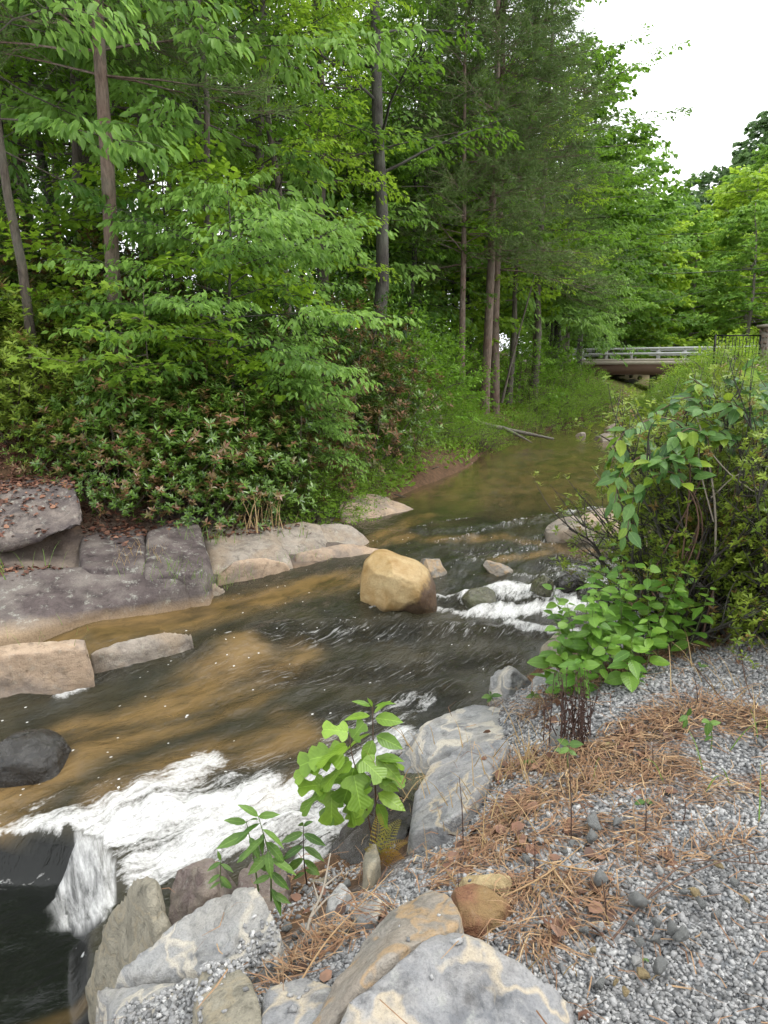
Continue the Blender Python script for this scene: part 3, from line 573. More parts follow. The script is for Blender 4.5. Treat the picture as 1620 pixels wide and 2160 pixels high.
slab('flat_rock', 'pale rock shelf covered with loose pebbles at the pool edge', [(205, 2080, -.42), (300, 2082, -.36), (415, 2060, -.22), (415, 2190, -.12), (320, 2240, -.16), (230, 2150, -.38)], .4, 'pale', res=40, disp=.014, cuts=5)
slab('flat_rock', 'blue grey slab with a white corner sunk in dead leaves', [(562, 2080, -.06), (640, 2062, -.05), (705, 2080, -.03), (690, 2190, .02), (545, 2195, -.02)], .25, 'gneiss', res=34, disp=.012, cuts=5)
slab('rock', 'small angular grey stone among dry stems above the dead leaves', [(745, 1918, -.13), (790, 1882, -.1), (806, 1896, -.08), (798, 1938, -.08), (762, 1948, -.1)], .16, 'pale', res=28, disp=.02, cuts=6, flare=.01)
slab('flat_rock', 'broad grey and tan slab at the water below the jagged rock', [(845, 1562, -.46), (880, 1530, -.4), (955, 1497, -.38), (1000, 1482, -.38), (1060, 1490, -.33), (1105, 1502, -.3), (1113, 1532, -.28), (1085, 1556, -.28), (980, 1585, -.34), (920, 1612, -.42), (862, 1602, -.52)], .5, 'pale', res=52, disp=.013, cuts=6, strata=.006)
slab('flat_rock', 'smooth grey slab sprinkled with gravel beside the pine straw', [(985, 1567, -.24), (1072, 1557, -.2), (1062, 1600, -.18), (1030, 1640, -.16), (990, 1700, -.17), (940, 1742, -.2), (885, 1762, -.26), (862, 1748, -.3), (880, 1665, -.34), (908, 1612, -.32)], .28, 'gneiss', res=50, disp=.012, cuts=5, strata=.005, flare=.02)
lump('rock', 'jagged pointed grey rock at the edge of the stream', [(1040, 1490), (1034, 1415), (1055, 1393), (1085, 1396), (1108, 1412), (1135, 1455), (1130, 1490)], 4.4, .15, 'pale', res=38, disp=.026, cuts=10, strata=.012, sdir=(.5, .4, .6))
lump('rock', 'brownish rock at the foot of the green herbs', [(1138, 1385), (1150, 1345), (1175, 1326), (1205, 1332), (1222, 1390)], 5.6, .15, 'olive', res=30, disp=.025, cuts=8)
slab('rock', 'grey rock half hidden by herbs behind the jagged rock', [(1120, 1425, -.25), (1170, 1402, -.22), (1225, 1425, -.18), (1200, 1465, -.14), (1135, 1465, -.2)], .3, 'pale', res=30, disp=.02, cuts=6)
slab('boulder', 'dark wet boulder under the lobed leaved sapling', [(700, 1775, -.88), (740, 1722, -.8), (800, 1690, -.66), (870, 1642, -.6), (885, 1690, -.5), (860, 1748, -.48), (790, 1800, -.6), (740, 1838, -.78), (692, 1815, -.95)], .6, 'wet', res=44, disp=.02, cuts=7)
slab('rock', 'small brown stone in the gully below the dark wet boulder', [(652, 1852, -.82), (690, 1845, -.78), (712, 1862, -.72), (692, 1884, -.72), (656, 1882, -.8)], .2, 'olive', res=24, disp=.03, cuts=6)
slab('rock', 'mossy ledge stone with leaf litter between two grey slabs', [(822, 1608, -.66), (880, 1600, -.6), (908, 1615, -.52), (885, 1655, -.5), (825, 1652, -.62)], .4, 'moss', res=28, disp=.02, cuts=5)
slab('rock', 'flat grey splinter stone beside the fern', [(770, 1790, -.36), (792, 1770, -.33), (800, 1800, -.28), (778, 1850, -.26), (765, 1840, -.3)], .2, 'olive', res=24, disp=.015, cuts=4, flare=.01)
slab('rock', 'narrow pale stone lying in gravel below the fern', [(690, 1890, -.26), (720, 1860, -.26), (740, 1865, -.22), (715, 1905, -.2), (692, 1912, -.22)], .14, 'pebl', res=24, disp=.015, cuts=4, flare=.01)
slab('rock', 'grey stone on the bank under the dead weed stalks', [(1160, 1548, -.06), (1180, 1520, -.02), (1205, 1530, .0), (1200, 1560, .0)], .1, 'pebble', res=22, disp=.02, flare=.01)
# stones standing in the stream
lump('boulder', 'golden tan rounded boulder standing in the middle of the stream', [(764, 1268), (760, 1220), (768, 1185), (790, 1163), (812, 1162), (850, 1178), (885, 1188), (905, 1205), (920, 1235), (915, 1262), (880, 1275), (800, 1278)], 7.75, .40, 'gold', res=52, disp=.010, cuts=3, smooth=7, sink=.25)
lump('rock', 'tan grey pointed rock right behind the golden boulder', [(872, 1225), (880, 1180), (905, 1160), (920, 1168), (945, 1212), (945, 1235)], 8.6, .22, 'tan', res=34, disp=.02, cuts=8, sink=.2)
lump('rock', 'flat brown wedge stone tilting into the rapids', [(1018, 1190), (1022, 1182), (1055, 1188), (1082, 1200), (1085, 1225), (1055, 1222)], 8.7, .14, 'tan', res=30, disp=.02, cuts=6, sink=.15)
lump('rock', 'low dark green wet stone surrounded by white water', [(962, 1280), (970, 1255), (990, 1242), (1025, 1238), (1045, 1248), (1056, 1275)], 7.95, .2, 'moss', res=32, disp=.014, cuts=5, smooth=3)
lump('rock', 'brown wet stone at the head of the white rapids', [(1118, 1248), (1125, 1225), (1150, 1213), (1170, 1225), (1165, 1252)], 8.1, .14, 'moss', res=28, disp=.025, cuts=7)
lump('rock', 'low black stone trailing from the brown wet stone in the rapids', [(1150, 1255), (1160, 1232), (1185, 1215), (1225, 1205), (1240, 1215), (1200, 1245)], 8.2, .12, 'wet', res=28, disp=.03, cuts=6)
lump('boulder', 'pale cracked boulder with flat top beside the upper riffle', [(1150, 1130), (1155, 1108), (1180, 1092), (1215, 1088), (1240, 1100), (1252, 1125), (1245, 1140), (1160, 1142)], 10.1, .3, 'slabg', res=38, disp=.014, cuts=4, smooth=4)
slab('flat_rock', 'flat pinkish ledge behind the pale cracked boulder', [(1215, 1092, -.5), (1260, 1070, -.48), (1330, 1072, -.48), (1380, 1095, -.5), (1300, 1112, -.55), (1240, 1108, -.56)], .3, 'slabt', res=34, disp=.015)
slab('flat_rock', 'tan flat rock lapped by water behind the right hand shrub', [(1330, 1150, -.6), (1400, 1130, -.56), (1490, 1150, -.52), (1480, 1190, -.56), (1380, 1195, -.64)], .35, 'slabt', res=34, disp=.02)
lump('rock', 'black wet rock humped out of the shallow brown water', [(-60, 1650), (-40, 1580), (20, 1550), (80, 1545), (130, 1570), (150, 1600), (120, 1640)], 4.95, .22, 'wet', res=40, disp=.014, cuts=5, smooth=4, strata=.008, sink=.25)
for k, (px, py, w_, nm) in enumerate([(1296, 905, 26, 'tan stone on the far waterline below the riverside bushes'), (1285, 925, 34, 'flat brown stone in the calm water beside the far bushes'), (1225, 916, 12, 'tiny dark stone breaking the calm far water')]):
    Yd = W(px, py + 4, -.6)[1]
    lump('rock', nm, [(px - w_, py + 8), (px - w_ * .8, py - 4), (px, py - 10 * (w_ > 20) - 2), (px + w_ * .8, py - 4), (px + w_, py + 8)], Yd, .35 if w_ > 20 else .15, 'slabg', res=22, disp=.03, cuts=5)
# bedrock of the far bank
BG = None
slab('bedrock_slab', 'broad smooth dark bedrock sloping into the brown backwater', [(-260, 1215, -.40), (0, 1200, -.40), (170, 1190, -.40), (250, 1186, -.40), (345, 1196, -.43), (395, 1232, -.55), (400, 1258, -.72), (250, 1296, -.8), (60, 1338, -.84), (-160, 1385, -.86)], .4, 'slabd', res=70, disp=.006, cuts=2, smooth=4, flare=.02)
slab('bedrock_slab', 'dark angular slab strewn with red brown leaves beside the overhang', [(172, 1112, -.24), (298, 1100, -.22), (306, 1150, -.32), (303, 1196, -.40), (170, 1200, -.40)], .5, 'slabd', res=46, disp=.006, cuts=1, flare=.1)
slab('bedrock_slab', 'triangular dark purple slab rising to a point below the laurel', [(312, 1118, -.22), (404, 1080, -.14), (424, 1115, -.24), (440, 1170, -.38), (434, 1206, -.46), (305, 1206, -.43)], .5, 'slabd', res=46, disp=.006, cuts=1, flare=.1)
slab('bedrock_slab', 'grey brown slab with dry needles beside the triangular slab', [(432, 1116, -.34), (500, 1104, -.32), (566, 1106, -.34), (584, 1154, -.48), (540, 1180, -.60), (452, 1198, -.62)], .4, 'slabg', res=46, disp=.008, cuts=2, smooth=3, flare=.25)
slab('bedrock_slab', 'rounded grey bedrock split by cracks with ferns on top', [(556, 1110, -.36), (640, 1098, -.36), (674, 1104, -.40), (672, 1146, -.56), (610, 1172, -.66), (572, 1160, -.56)], .4, 'slabg', res=46, disp=.010, cuts=2, smooth=4, flare=.25)
slab('bedrock_slab', 'pale rounded knob of bedrock at the bend of the bank', [(676, 1104, -.40), (735, 1104, -.44), (770, 1130, -.58), (742, 1148, -.64), (670, 1152, -.62)], .4, 'slabg', res=40, disp=.010, cuts=2, smooth=4, flare=.22)
slab('bedrock_slab', 'long tan ledge reaching into the stream towards the golden boulder', [(610, 1168, -.58), (680, 1148, -.54), (760, 1143, -.58), (838, 1160, -.72), (760, 1180, -.76), (690, 1193, -.78), (630, 1185, -.7)], .35, 'slabt', res=44, disp=.010, cuts=3, smooth=4)
slab('bedrock_slab', 'tan cracked slab with grass in its joint', [(462, 1192, -.52), (540, 1168, -.48), (604, 1186, -.62), (618, 1205, -.78), (530, 1224, -.80), (470, 1208, -.64)], .35, 'slabt', res=40, disp=.010, cuts=3, smooth=4)
slab('bedrock_slab', 'small wet pink slab at the end of the grass tuft', [(475, 1240, -.76), (520, 1228, -.76), (552, 1242, -.80), (500, 1256, -.83)], .25, 'slabt', res=30, disp=.012, smooth=4)
slab('bedrock_slab', 'low grey slab joined to the broad dark bedrock', [(398, 1240, -.62), (450, 1226, -.62), (475, 1242, -.74), (410, 1260, -.78)], .25, 'slabg', res=30, disp=.012, smooth=4)
rock('overhanging_rock', 'massive overhanging lichened rock jutting from the laurel thicket', [at(px, py, y) for px, py, y in [(-260, 1105, 7.7), (0, 1068, 7.8), (120, 1040, 7.9), (162, 1034, 8.0), (173, 1092, 7.9), (172, 1108, 7.9), (100, 1132, 7.8), (0, 1166, 7.7), (-260, 1240, 7.6), (-260, 1020, 9.6), (60, 996, 9.4), (150, 986, 9.3), (158, 1060, 9.4), (-260, 1150, 9.4)]], 'over', res=62, disp=.010, cuts=3, smooth=2, strata=.016, sdir=(.05, -.1, 1))
rock('bedrock_slab', 'dark recessed rock wall under the overhanging rock', [at(px, py, y) for px, py, y in [(-300, 1130, 8.6), (165, 1095, 8.5), (172, 1195, 8.0), (-300, 1250, 8.2), (-300, 1100, 10), (160, 1080, 10), (170, 1180, 10)]], 'slabd', res=46, disp=.012, cuts=3)
slab('bedrock_slab', 'low tan ledge under driftwood where the calm water begins', [(715, 1062, -.36), (750, 1042, -.34), (800, 1040, -.38), (850, 1060, -.52), (890, 1080, -.64), (800, 1098, -.66), (720, 1108, -.62)], .4, 'slabt', res=44, disp=.012, cuts=3, smooth=4)
slab('sand_bar', 'small pinkish sand bar below the riverside shrubs', [(915, 992, -.5), (950, 974, -.46), (998, 972, -.55), (985, 990, -.64), (940, 1008, -.66)], .3, 'slabt', cat='sand bar', res=34, disp=.006, cuts=1, smooth=6)
slab('sand_bar', 'sliver of sand at the foot of the driftwood branches', [(840, 1030, -.5), (870, 1016, -.5), (885, 1030, -.62), (850, 1042, -.66)], .25, 'slabt', cat='sand bar', res=26, disp=.01, smooth=5)
slab('bedrock_slab', 'straight edged tan ledge with a dark split face above the small fall', [(-120, 1392, -.72), (0, 1358, -.69), (150, 1345, -.68), (186, 1346, -.68), (190, 1366, -.72), (60, 1378, -.76), (-120, 1410, -.8)], .5, 'slabt', res=50, disp=.010, cuts=3, strata=.012, flare=.02)
slab('bedrock_slab', 'low wet tan ledge parting the backwater from the sliding water', [(192, 1376, -.84), (250, 1352, -.80), (345, 1332, -.75), (418, 1334, -.80), (370, 1352, -.84), (270, 1378, -.88), (205, 1392, -.95)], .35, 'slabg', res=50, disp=.010, cuts=3, smooth=3, flare=.02)
# ------------------------------------------------------------------ foliage
def nrm(v): return v / (np.linalg.norm(v, axis=-1, keepdims=True) + 1e-9)
def _leafmesh(us, ws, fold=.10, droop=.18):
    V = []; Fq = []
    for u, w in zip(us, ws): V.append((u, 0, -droop * u * u)); V.append((u, w, fold * w * 2 - droop * u * u)); V.append((u, -w, fold * w * 2 - droop * u * u))
    for i in range(len(us) - 1):
        a, b = 3 * i, 3 * i + 3; Fq += [(a, b, b + 1, a + 1), (a, a + 2, b + 2, b)]
    return np.array(V, float), np.array(Fq)
TEMPL = {
    'ovate': (np.array([(0, 0, 0), (.34, .23, .05), (.7, .17, .0), (1, 0, -.14), (.7, -.17, .0), (.34, -.23, .05)]), np.array([(0, 3, 2, 1), (0, 5, 4, 3)])),
    'broad': (np.array([(0, 0, 0), (.25, .42, .06), (.68, .36, .02), (1, 0, -.15), (.68, -.36, .02), (.25, -.42, .06)]), np.array([(0, 3, 2, 1), (0, 5, 4, 3)])),
    'lance': (np.array([(0, 0, 0), (.45, .15, .04), (1, 0, -.06), (.45, -.15, .04)]), np.array([(0, 2, 1), (0, 3, 2)])),
    'needle': (np.array([(0, .055, 0), (0, -.055, 0), (1, 0, 0)]), np.array([(0, 1, 2)])),
    'maple': (np.array([(0, 0, 0), (-.05, .42, .03), (.35, .25, .03), (.55, .55, -.02), (.62, .2, .02), (1, 0, -.12), (.62, -.2, .02), (.55, -.55, -.02), (.35, -.25, .03), (-.05, -.42, .03)]),
              np.array([(0, 5, 4, 2), (0, 8, 6, 5), (0, 2, 1, 1), (2, 4, 3, 3), (0, 9, 8, 8), (8, 7, 6, 6)]))}
class Leaves:
    def __init__(s): s.a = []
    def add(s, pos, d, n, ln, tint, hue=0.0, wid=1.0):
        k = len(pos); s.a.append(np.column_stack([pos, d, n, np.zeros(k) + ln, np.zeros(k) + tint, np.zeros(k) + hue, np.zeros(k) + wid]))
    def data(s): return np.vstack(s.a)
    def mesh(s, name, mat, templ='ovate'):
        A = s.data(); T, Fc = TEMPL[templ]; P, D, N = A[:, :3], nrm(A[:, 3:6]), A[:, 6:9]; L = A[:, 9]
        S = nrm(np.cross(N, D)); N = np.cross(D, S)
        V = P[:, None, :] + L[:, None, None] * (T[None, :, 0:1] * D[:, None, :] + (T[None, :, 1:2] * A[:, 12][:, None, None]) * S[:, None, :] + T[None, :, 2:3] * N[:, None, :])
        k = len(T); off = (np.arange(len(P)) * k)[:, None, None]; fs = []
        if Fc.shape[1] == 4:
            tri = Fc[:, 2] == Fc[:, 3]
            if (~tri).any(): fs.append((Fc[~tri][None] + off).reshape(-1, 4))
            if tri.any(): fs.append((Fc[tri][:, :3][None] + off).reshape(-1, 3))
        else: fs.append((Fc[None] + off).reshape(-1, 3))
        return mesh(name, V.reshape(-1, 3), fs, mat, False, dict(tint=np.repeat(A[:, 10], k), hue=np.repeat(A[:, 11], k)))
def spray(L, g, o, a, up, ln, wid, n, leaf, droop=.35, jit=.25, tint=.5, tv=.28, hue=0.0):
    """leaves spread flat along a twig that starts at o and runs along a"""
    s = nrm(np.cross(up, a)); t = g.uniform(.05, 1, n) ** .8; e = g.choice([-1, 1], n)
    w = g.uniform(0, 1, n) ** .7 * wid * np.sin(np.clip(t * .85 + .15, 0, 1) * np.pi) ** .6
    p = o + a * (t * ln)[:, None] + s * (e * w)[:, None] + up * (g.normal(0, .03, n) * ln - t * t * ln * .10)[:, None]
    d = nrm(a * .55 + s * (e * (.35 + .6 * w / (wid + 1e-6)))[:, None] + g.normal(0, jit, (n, 3)) - np.array((0, 0, 1.0)) * droop)
    nn = nrm(up + g.normal(0, .35, (n, 3)))
    L.add(p, d, nn, leaf * g.uniform(.65, 1.15, n), np.clip(tint + g.normal(0, tv, n), 0, 1), hue)

def limb_path(g, o, d, ln, k=6, droop=.12, wob=.06):
    t = np.linspace(0, 1, k)[:, None]; P = o + d * ln * t; P[:, 2] -= droop * ln * (t[:, 0] ** 2)
    P[1:] += np.cumsum(g.normal(0, wob * ln / k, (k - 1, 3)), 0); return P

def broadleaf(seed, H, Rc, lo, nl, leaf, tr, nspray=4, nleaf=34, lean=0.0, el=(-.05, .55), fork=False, droop=.35, tv=.25, sp=(.9, .42), sides=8, top=1.0, bare=.3, prof=None):
    g = np.random.default_rng(seed); wood = Soup(); L = Leaves()
    k = 12; t = np.linspace(0, 1, k); tx = np.cumsum(g.normal(0, .016 * H / 3, k)) + lean * H * t; ty = np.cumsum(g.normal(0, .016 * H / 3, k)); tx[0] = ty[0] = 0
    T = np.column_stack([tx, ty, t * H - .3]); rad = tr * (1 - .82 * t) * (1 + .5 * np.exp(-t * 25)); wood.tube(T, rad, sides)
    def tp(h): return np.array([np.interp(h, t, T[:, q]) for q in range(3)])
    trunks = [tp]
    if fork:
        f0 = tp(.55); P2 = limb_path(g, f0, nrm(np.array((.28, .1, 1.0))), H * .5, 8, -.02, .05); wood.tube(P2, np.linspace(tr * .5, tr * .08, 8), sides)
        trunks.append(lambda h: np.array([np.interp(np.clip((h - .5) * 2, 0, 1), np.linspace(0, 1, 8), P2[:, q]) for q in range(3)]))
    for i in range(nl):
        f = (i + g.uniform(.2, .8)) / nl; h = lo + (top - lo) * f; az = i * 2.399 + g.normal(0, .5)
        pr = (prof(f) if prof else (math.sin(min(1, f * .82 + .22) * math.pi) ** .7)); ln = Rc * pr * g.uniform(.7, 1.15) + .12 * Rc
        e = el[0] + (el[1] - el[0]) * f + g.normal(0, .12); d = np.array((math.cos(az) * math.cos(e), math.sin(az) * math.cos(e), math.sin(e)))
        ltint = float(np.clip(g.normal(.42, .32), 0, 1)); o = trunks[i % len(trunks)](h); P = limb_path(g, o, d, ln, 7, .10); r0 = max(.012, tr * .30 * (1 - h * .75)) * (ln / Rc) ** .5
        wood.tube(P, np.linspace(r0, r0 * .15, 7), 4, False)
        ns = max(2, int(nspray * (ln / Rc + .35)))
        for j in range(ns):
            u = bare + (1 - bare) * (j + g.uniform(0, 1)) / ns; q = np.array([np.interp(u, np.linspace(0, 1, 7), P[:, c]) for c in range(3)])
            sa = az + g.choice([-1, 1]) * g.uniform(.3, 1.1) * (1 if j < ns - 1 else .15); se = g.normal(-.02, .22)
            a = np.array((math.cos(sa) * math.cos(se), math.sin(sa) * math.cos(se), math.sin(se)))
            up = nrm(np.array((0, 0, 1.0)) + g.normal(0, .22, 3)); sl = sp[0] * g.uniform(.7, 1.3)
            wood.tube(np.array([q, q + a * sl * .5, q + a * sl * .9 - np.array((0, 0, .06 * sl))]), [r0 * .28 + .003, r0 * .16 + .002, .002], 3, False)
            spray(L, g, q, a, up, sl, sl * sp[1], nleaf, leaf, droop, tint=float(np.clip(g.normal(ltint, .12), 0, 1)), tv=tv * .8)
    return wood, L

def pine(seed, H, lo, Rc, tr, nw=34):
    g = np.random.default_rng(seed); wood = Soup(); L = Leaves(); k = 12; t = np.linspace(0, 1, k)
    T = np.column_stack([np.cumsum(g.normal(0, .03, k)), np.cumsum(g.normal(0, .03, k)), t * H - .3]); wood.tube(T, tr * (1 - .85 * t), 9)
    for i in range(nw):
        f = (i + .5) / nw; h = lo + (1 - lo) * f; o = np.array([np.interp(h, t, T[:, q]) for q in range(3)])
        for b in range(g.integers(3, 6)):
            az = g.uniform(0, 6.283); ln = Rc * (1.05 - f) ** .65 * g.uniform(.55, 1.1) + .25; e = g.normal(.08 + .35 * f, .22)
            d = np.array((math.cos(az) * math.cos(e), math.sin(az) * math.cos(e), math.sin(e))); P = limb_path(g, o, d, ln, 6, .05, .07)
            r0 = .022 * (ln / Rc) + .006; wood.tube(P, np.linspace(r0, .004, 6), 3, False)
            for j in range(int(8 + 12 * ln / Rc)):
                u = g.uniform(.3, 1.0); q = np.array([np.interp(u, np.linspace(0, 1, 6), P[:, c]) for c in range(3)])
                sa = az + g.choice([-1, 1]) * g.uniform(.35, 1.0); bl = ln * .30 * g.uniform(.5, 1.1) + .12
                a = np.array((math.cos(sa), math.sin(sa), g.normal(.08, .3))); n = 19
                wood.tube(np.array([q, q + a * bl]), [.006, .003], 3, False)
                tt = g.uniform(.25, 1.0, n); p = q + a * (tt * bl)[:, None] + g.normal(0, .02, (n, 3))
                dd = nrm(a * .8 + g.normal(0, .62, (n, 3))); L.add(p, dd, nrm(g.normal(0, 1, (n, 3))), g.uniform(.15, .26, n), np.clip(g.normal(.45, .25, n), 0, 1))
    return wood, L

def laurel(seed, H, Rc, nst=14, nro=290, leaf=.10, brown=.12):
    g = np.random.default_rng(seed); wood = Soup(); L = Leaves()
    az = g.uniform(0, 6.283, nro); th = np.arccos(g.uniform(-.15, 1, nro)); rr = g.uniform(.45, 1, nro) ** .5
    lump_ = 1 + .28 * vn(np.cos(az) * 2 + 7, np.sin(az) * 2, th * 2.2, seed)
    C = np.column_stack([np.cos(az) * np.sin(th) * Rc, np.sin(az) * np.sin(th) * Rc, np.cos(th) * H * .82 + H * .18]) * (rr * lump_)[:, None]
    C[:, 2] = np.abs(C[:, 2]) + .08
    for i in range(nst):
        tip = C[g.integers(nro)]; b = np.array((tip[0] * .15, tip[1] * .15, -.2)); m = (b + tip) / 2 + g.normal(0, .1, 3); m[2] -= .05
        wood.tube(catmull([b, m, tip], 3), np.linspace(.022, .006, 7), 4, False)
    out = nrm(C * np.array((1, 1, .8)) + np.array((0, 0, .35)))
    for i in range(nro):
        n = 9; th_ = np.arange(n) * 2.399 + g.uniform(0, 6); ax = nrm(out[i] + np.array((0, 0, .5)) + g.normal(0, .25, 3)); s = nrm(np.cross(ax, (0.3, 1, 0.2))); v = np.cross(ax, s)
        lift = g.uniform(.05, .8, n); d = nrm(np.cos(th_)[:, None] * s + np.sin(th_)[:, None] * v + lift[:, None] * ax)
        h = 1.0 if g.uniform() < brown else 0.0
        L.add(C[i] + ax * (g.uniform(-.05, .04, n))[:, None], d, np.repeat(ax[None], n, 0), leaf * g.uniform(.7, 1.15, n), np.clip(g.normal(.45, .25, n), 0, 1), h * g.uniform(.4, 1, n), 1.15)
    return wood, L

def bush(seed, H, Rc, nsp=120, nleaf=26, leaf=.06, tint=.5, sp=.42):
    g = np.random.default_rng(seed); wood = Soup(); L = Leaves()
    for i in range(nsp):
        az = g.uniform(0, 6.283); th = math.acos(g.uniform(0.0, 1)); rr = g.uniform(.35, 1) ** .6 * (1 + .3 * float(vn(np.array([math.cos(az) * 2]), np.array([math.sin(az) * 2]), th * 2, seed)[0]))
        tip = np.array((math.cos(az) * math.sin(th) * Rc, math.sin(az) * math.sin(th) * Rc, math.cos(th) * H)) * rr; tip[2] = max(tip[2], .05)
        b = np.array((tip[0] * .25, tip[1] * .25, -.1)); m = np.array((tip[0] * .55, tip[1] * .55, tip[2] * .75 + .03))
        if i % 3 == 0: wood.tube(catmull([b, m, tip], 2), np.linspace(.012, .003, 5), 3, False)
        a = nrm(tip - m + np.array((0, 0, .1)) + g.normal(0, .12, 3)); up = nrm(np.array((0, 0, 1)) + g.normal(0, .35, 3))
        spray(L, g, tip - a * sp * .6, a, up, sp, sp * .4, nleaf, leaf, .2, .35, float(np.clip(g.normal(tint, .2), 0, 1)))
    return wood, L

LM = dict(
    mid=M_leaf('wood_leaf', (0.014, 0.045, 0.005), (0.19, 0.36, 0.032), transl=.36), shade=M_leaf('painted_shade_leaf', (0.010, 0.032, 0.005), (0.055, 0.12, 0.014), transl=.25), bright=M_leaf('bright_leaf', (0.05, 0.125, 0.010), (0.31, 0.47, 0.04), transl=.45),  # shade: darker wood leaf, understory gloom put into the colour
    blue=M_leaf('glossy_leaf', (0.04, 0.11, 0.016), (0.26, 0.43, 0.085), spec=.3, transl=.42), yell=M_leaf('yellow_green_leaf', (0.11, 0.21, 0.02), (0.28, 0.40, 0.05), brown=(.3, .16, .03), transl=.45),
    laurel=M_leaf('laurel_leaf', (0.018, 0.055, 0.008), (0.15, 0.26, 0.034), brown=(0.20, 0.08, 0.05), transl=.2, rough=.32, spec=.5), laurely=M_leaf('young_laurel_leaf', (0.06, 0.115, 0.015), (0.24, 0.31, 0.04), brown=(0.18, 0.08, 0.04), transl=.25, rough=.35),
    pine=M_leaf('pine_needle', (0.035, 0.075, 0.02), (0.15, 0.22, 0.06), transl=.25, rough=.6), bank=M_leaf('riverside_leaf', (0.05, 0.125, 0.012), (0.21, 0.34, 0.04), transl=.42),
    far=M_leaf('far_leaf', (0.07, 0.17, 0.025), (0.25, 0.41, 0.06)), fary=M_leaf('far_yellow_leaf', (0.14, 0.25, 0.02), (0.37, 0.52, 0.05)), fard=M_leaf('far_dark_leaf', (0.05, 0.105, 0.035), (0.15, 0.25, 0.085)),
    rust=M_leaf('rusty_laurel_leaf', (0.04, 0.05, 0.016), (0.11, 0.11, 0.035), brown=(0.18, 0.08, 0.04), transl=.2))
BK = dict(brown=M_bark('brown_bark', (0.035, 0.026, 0.02), (0.11, 0.085, 0.065)), red=M_bark('scaly_pine_bark', (0.07, 0.042, 0.03), (0.20, 0.135, 0.105), .8), dark=M_bark('dark_bark', (0.016, 0.013, 0.011), (0.05, 0.042, 0.034)), grey=M_bark('grey_bark', (0.08, 0.07, 0.058), (0.22, 0.19, 0.16)), twig=M_bark('twig_bark', (0.05, 0.035, 0.025), (0.13, 0.095, 0.07)))
ARCH = {}
def arch(key, wl, wood, leaf, templ='ovate'):
    ARCH[key] = (wl[0].mesh(key + '_trunk', BK[wood]), wl[1].mesh(key + '_crown', LM[leaf], templ))
arch('hardA', broadleaf(1, 17, 4.2, .30, 48, .15, .17, 6, 34), 'brown', 'mid'); arch('hardB', broadleaf(2, 15, 3.8, .34, 46, .16, .15, 6, 34, lean=.03), 'dark', 'mid')
arch('hardC', broadleaf(3, 14, 3.6, .33, 44, .15, .14, 6, 34, lean=-.03), 'brown', 'bright'); arch('oak', broadleaf(4, 19, 4.4, .30, 34, .16, .19, 5, 26, fork=True, el=(.25, .8), bare=.4), 'dark', 'mid')
arch('under', broadleaf(5, 5.2, 2.1, .36, 34, .13, .055, 9, 30, el=(-.15, .5), droop=.6, sp=(.75, .45)), 'dark', 'blue', 'ovate'); arch('underb', broadleaf(6, 4.6, 1.9, .4, 24, .11, .05, 8, 28, el=(-.1, .4), droop=.25, sp=(.7, .5)), 'dark', 'bright', 'broad')
arch('maple', broadleaf(7, 2.9, 1.1, .45, 10, .11, .025, 4, 22, el=(-.05, .3), droop=.1, sp=(.55, .5)), 'twig', 'yell', 'maple'); arch('bigleaf', broadleaf(8, 9.5, 2.6, .42, 30, .17, .08, 7, 30, el=(-.2, .5), droop=.75, sp=(.8, .38)), 'brown', 'blue', 'ovate')
arch('pineA', pine(9, 19, .26, 3.6, .17, 36), 'red', 'pine', 'needle'); arch('pineB', pine(10, 17, .34, 3.0, .14, 32), 'red', 'pine', 'needle')
arch('laurelA', laurel(11, 1.9, 1.15), 'twig', 'laurel', 'lance'); arch('laurelB', laurel(12, 1.6, 1.2, brown=.38), 'twig', 'laurel', 'lance'); arch('laurelY', laurel(13, 1.7, 1.2, brown=.05), 'twig', 'laurely', 'lance'); arch('laurelR', laurel(14, 2.0, 1.1, brown=.55), 'twig', 'rust', 'lance')
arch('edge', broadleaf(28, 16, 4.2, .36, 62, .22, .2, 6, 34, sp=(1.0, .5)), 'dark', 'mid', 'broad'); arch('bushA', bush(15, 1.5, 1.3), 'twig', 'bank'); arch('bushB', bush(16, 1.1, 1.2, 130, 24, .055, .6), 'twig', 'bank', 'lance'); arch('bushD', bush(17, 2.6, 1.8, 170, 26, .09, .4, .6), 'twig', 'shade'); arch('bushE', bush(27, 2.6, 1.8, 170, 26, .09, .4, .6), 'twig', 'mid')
arch('farA', broadleaf(18, 15, 4.6, .12, 60, .30, .22, 6, 34, sp=(1.2, .5), prof=lambda f: math.sin(min(1, f * .8 + .2) * math.pi) ** .6), 'grey', 'far', 'broad'); arch('farY', broadleaf(19, 14, 4.4, .14, 60, .32, .2, 6, 34, sp=(1.1, .5)), 'grey', 'fary', 'broad'); arch('farD', broadleaf(20, 16, 4.4, .1, 60, .34, .22, 6, 32, sp=(1.2, .5)), 'dark', 'fard', 'broad')

